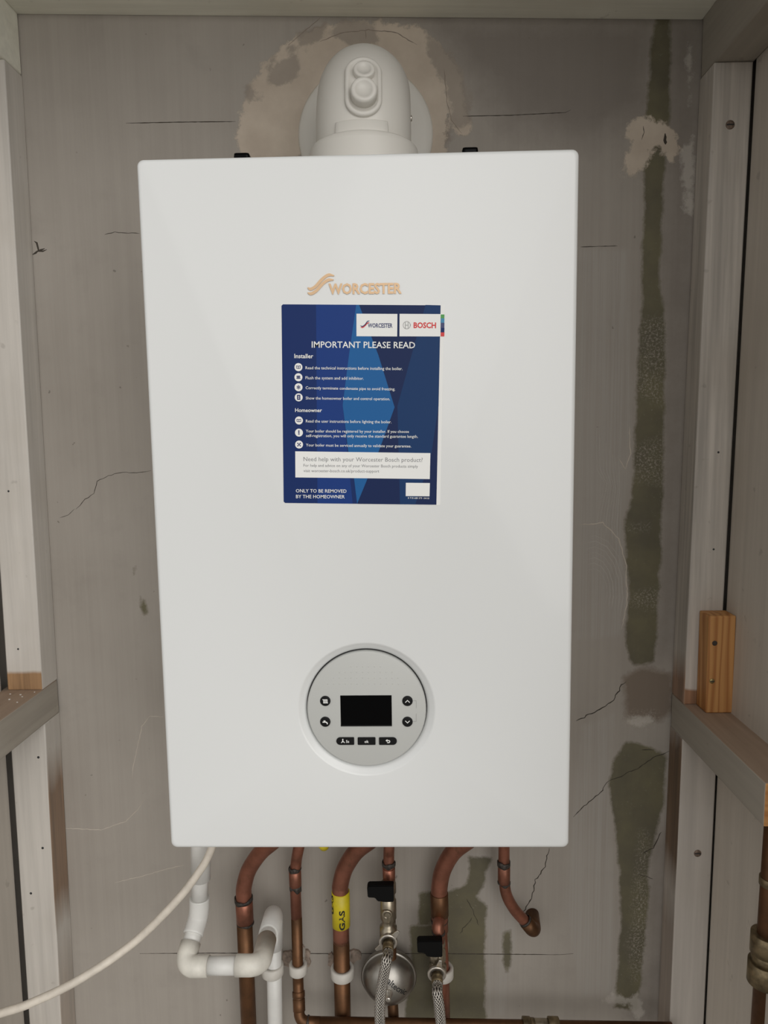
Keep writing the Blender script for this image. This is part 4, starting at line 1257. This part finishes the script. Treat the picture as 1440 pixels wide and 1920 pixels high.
# ------------------------------------------------------------------ lever valves and braided hoses
def lever_valve(top, bottom, lever_px, ring_px, label, Y, wing=1, test_point=None):
    t = empty('lever_valve', bottom); tag(t, label, 'valve')
    a = bottom - top; L = a.length
    mb = MB()
    mb.lathe(top, a, [(0, .0085), (0, .0108), (L * .16, .0112), (L * .18, .0088), (L * .26, .0092), (L * .30, .0112), (L * .62, .0116), (L * .66, .0092), (L * .76, .0092), (L * .78, .0122), (L * .97, .0122), (L, .0105)], 32)
    mb.build('valve_body', M['nickel'], t)
    x0, y0_, x1, y1_ = lever_px
    pa = P(x0, y1_, Y - .018); pb = P(x1, y0_, Y - .018)
    w = pb.x - pa.x; h = pb.z - pa.z
    mb = MB()
    prof = [(pa.x + .06 * w, pb.z - .02 * h), (pb.x, pb.z), (pb.x, pa.z + .02 * h), (pb.x - .30 * w, pa.z), (pb.x - .62 * w, pa.z + .06 * h), (pb.x - .70 * w, pa.z + .26 * h), (pa.x + .02 * w, pa.z + .28 * h), (pa.x, pb.z - .14 * h)]
    mb.prism(prof, Y - .024, Y - .012)
    bmesh.ops.recalc_face_normals(mb.bm, faces=mb.bm.faces)
    bmesh.ops.bevel(mb.bm, geom=list(mb.bm.edges), offset=.0010, segments=2, affect='EDGES')
    mb.build('lever', M['black_lever'], t)['label'] = 'black plastic lever'
    # neat stem joining the lever to the body
    c = Vector((pb.x - .25 * w, Y - .013, (pa.z + pb.z) / 2))
    mb = MB(); mb.lathe(c, (0, 1, 0), [(0, .0050), (.012, .0050)], 20); mb.build('stem', M['nickel'], t)
    if test_point:
        p = P(*test_point, Y - .010); mb = MB()
        mb.lathe(p, (0, -1, -.15), [(-.004, .0078), (.004, .0078), (.0052, .0068), (.0052, .0042), (.0030, .0040), (.0030, .0003)], 28)
        mb.build('test_point', M['nickel'], t)
    # wing ring
    rc = P(*ring_px, Y - .020); ax = Vector((0, -1, -.12)).normalized()
    mb = MB(); mb.lathe(rc - ax * .002, ax, [(0, .0082), (0, .0122), (.0008, .0130), (.0036, .0130), (.0044, .0122), (.0044, .0082), (0, .0082)], 44, 0, False)
    upv = Vector((0, -.12, 1)).normalized(); rt = Vector((1, 0, 0))
    for (ang, ln) in (((52, .0115) if wing == 1 else (78, .0120)), ((215, .0090) if wing == 1 else (258, .003))):
        dv = rt * math.cos(math.radians(ang)) + upv * math.sin(math.radians(ang)); sv = ax.cross(dv)
        b = rc + dv * .0118; c2 = rc + dv * (.0125 + ln)
        mb.hexa([b - sv * .0045, b + sv * .0045, b + sv * .0045 + ax * .002, b - sv * .0045 + ax * .002, c2 - sv * .0020, c2 + sv * .0020, c2 + sv * .0020 + ax * .002, c2 - sv * .0020 + ax * .002], .0005)
    mb.build('wing_ring', M['bright_nickel'], t)
    mb = MB(); mb.tube([bottom + Vector((0, 0, .006)), rc - ax * .006, rc], [.0085, .0082, .0078], 28); mb.build('outlet', M['nickel'], t)
    return rc, ax


def hose(rc, ax, pts, label):
    t = empty('braided_hose', rc); tag(t, label, 'hose')
    mb = MB(); mb.lathe(rc - ax * .001, ax, [(0, .0070), (.006, .0070), (.007, .0078), (.016, .0078), (.0165, .0070)], 32); mb.build('ferrule', M['brass_old'], t)
    path = smooth_path([rc + ax * .010, rc + ax * .019 + Vector((0, 0, -.002))] + pts, 12)
    mb = MB(); mb.tube(path, .0071, 32); mb.build('braid', M['braid'], t)


rc, ax = lever_valve(P(728, 1655, .268), P(728, 1760, .262), (689, 1656, 738, 1687), (728, 1766), 'upper lever valve with black handle above the round steel vessel', .268, 1, (726, 1711))
hose(rc, ax, [P(725, 1800, .206), P(716, 1850, .206), P(712, 1890, .205), P(713, 1930, .206), P(716, 1985, .21)], 'left braided steel hose hanging in front of the round vessel')
rc, ax = lever_valve(P(820, 1762, .262), P(821, 1822, .256), (782, 1759, 829, 1790), (819, 1826), 'lower lever valve with black handle, right of the steel vessel', .262, 2)
hose(rc, ax, [P(820, 1862, .212), P(824, 1890, .208), P(828, 1930, .208), P(836, 1985, .212)], 'right braided steel hose below the lower black lever valve')
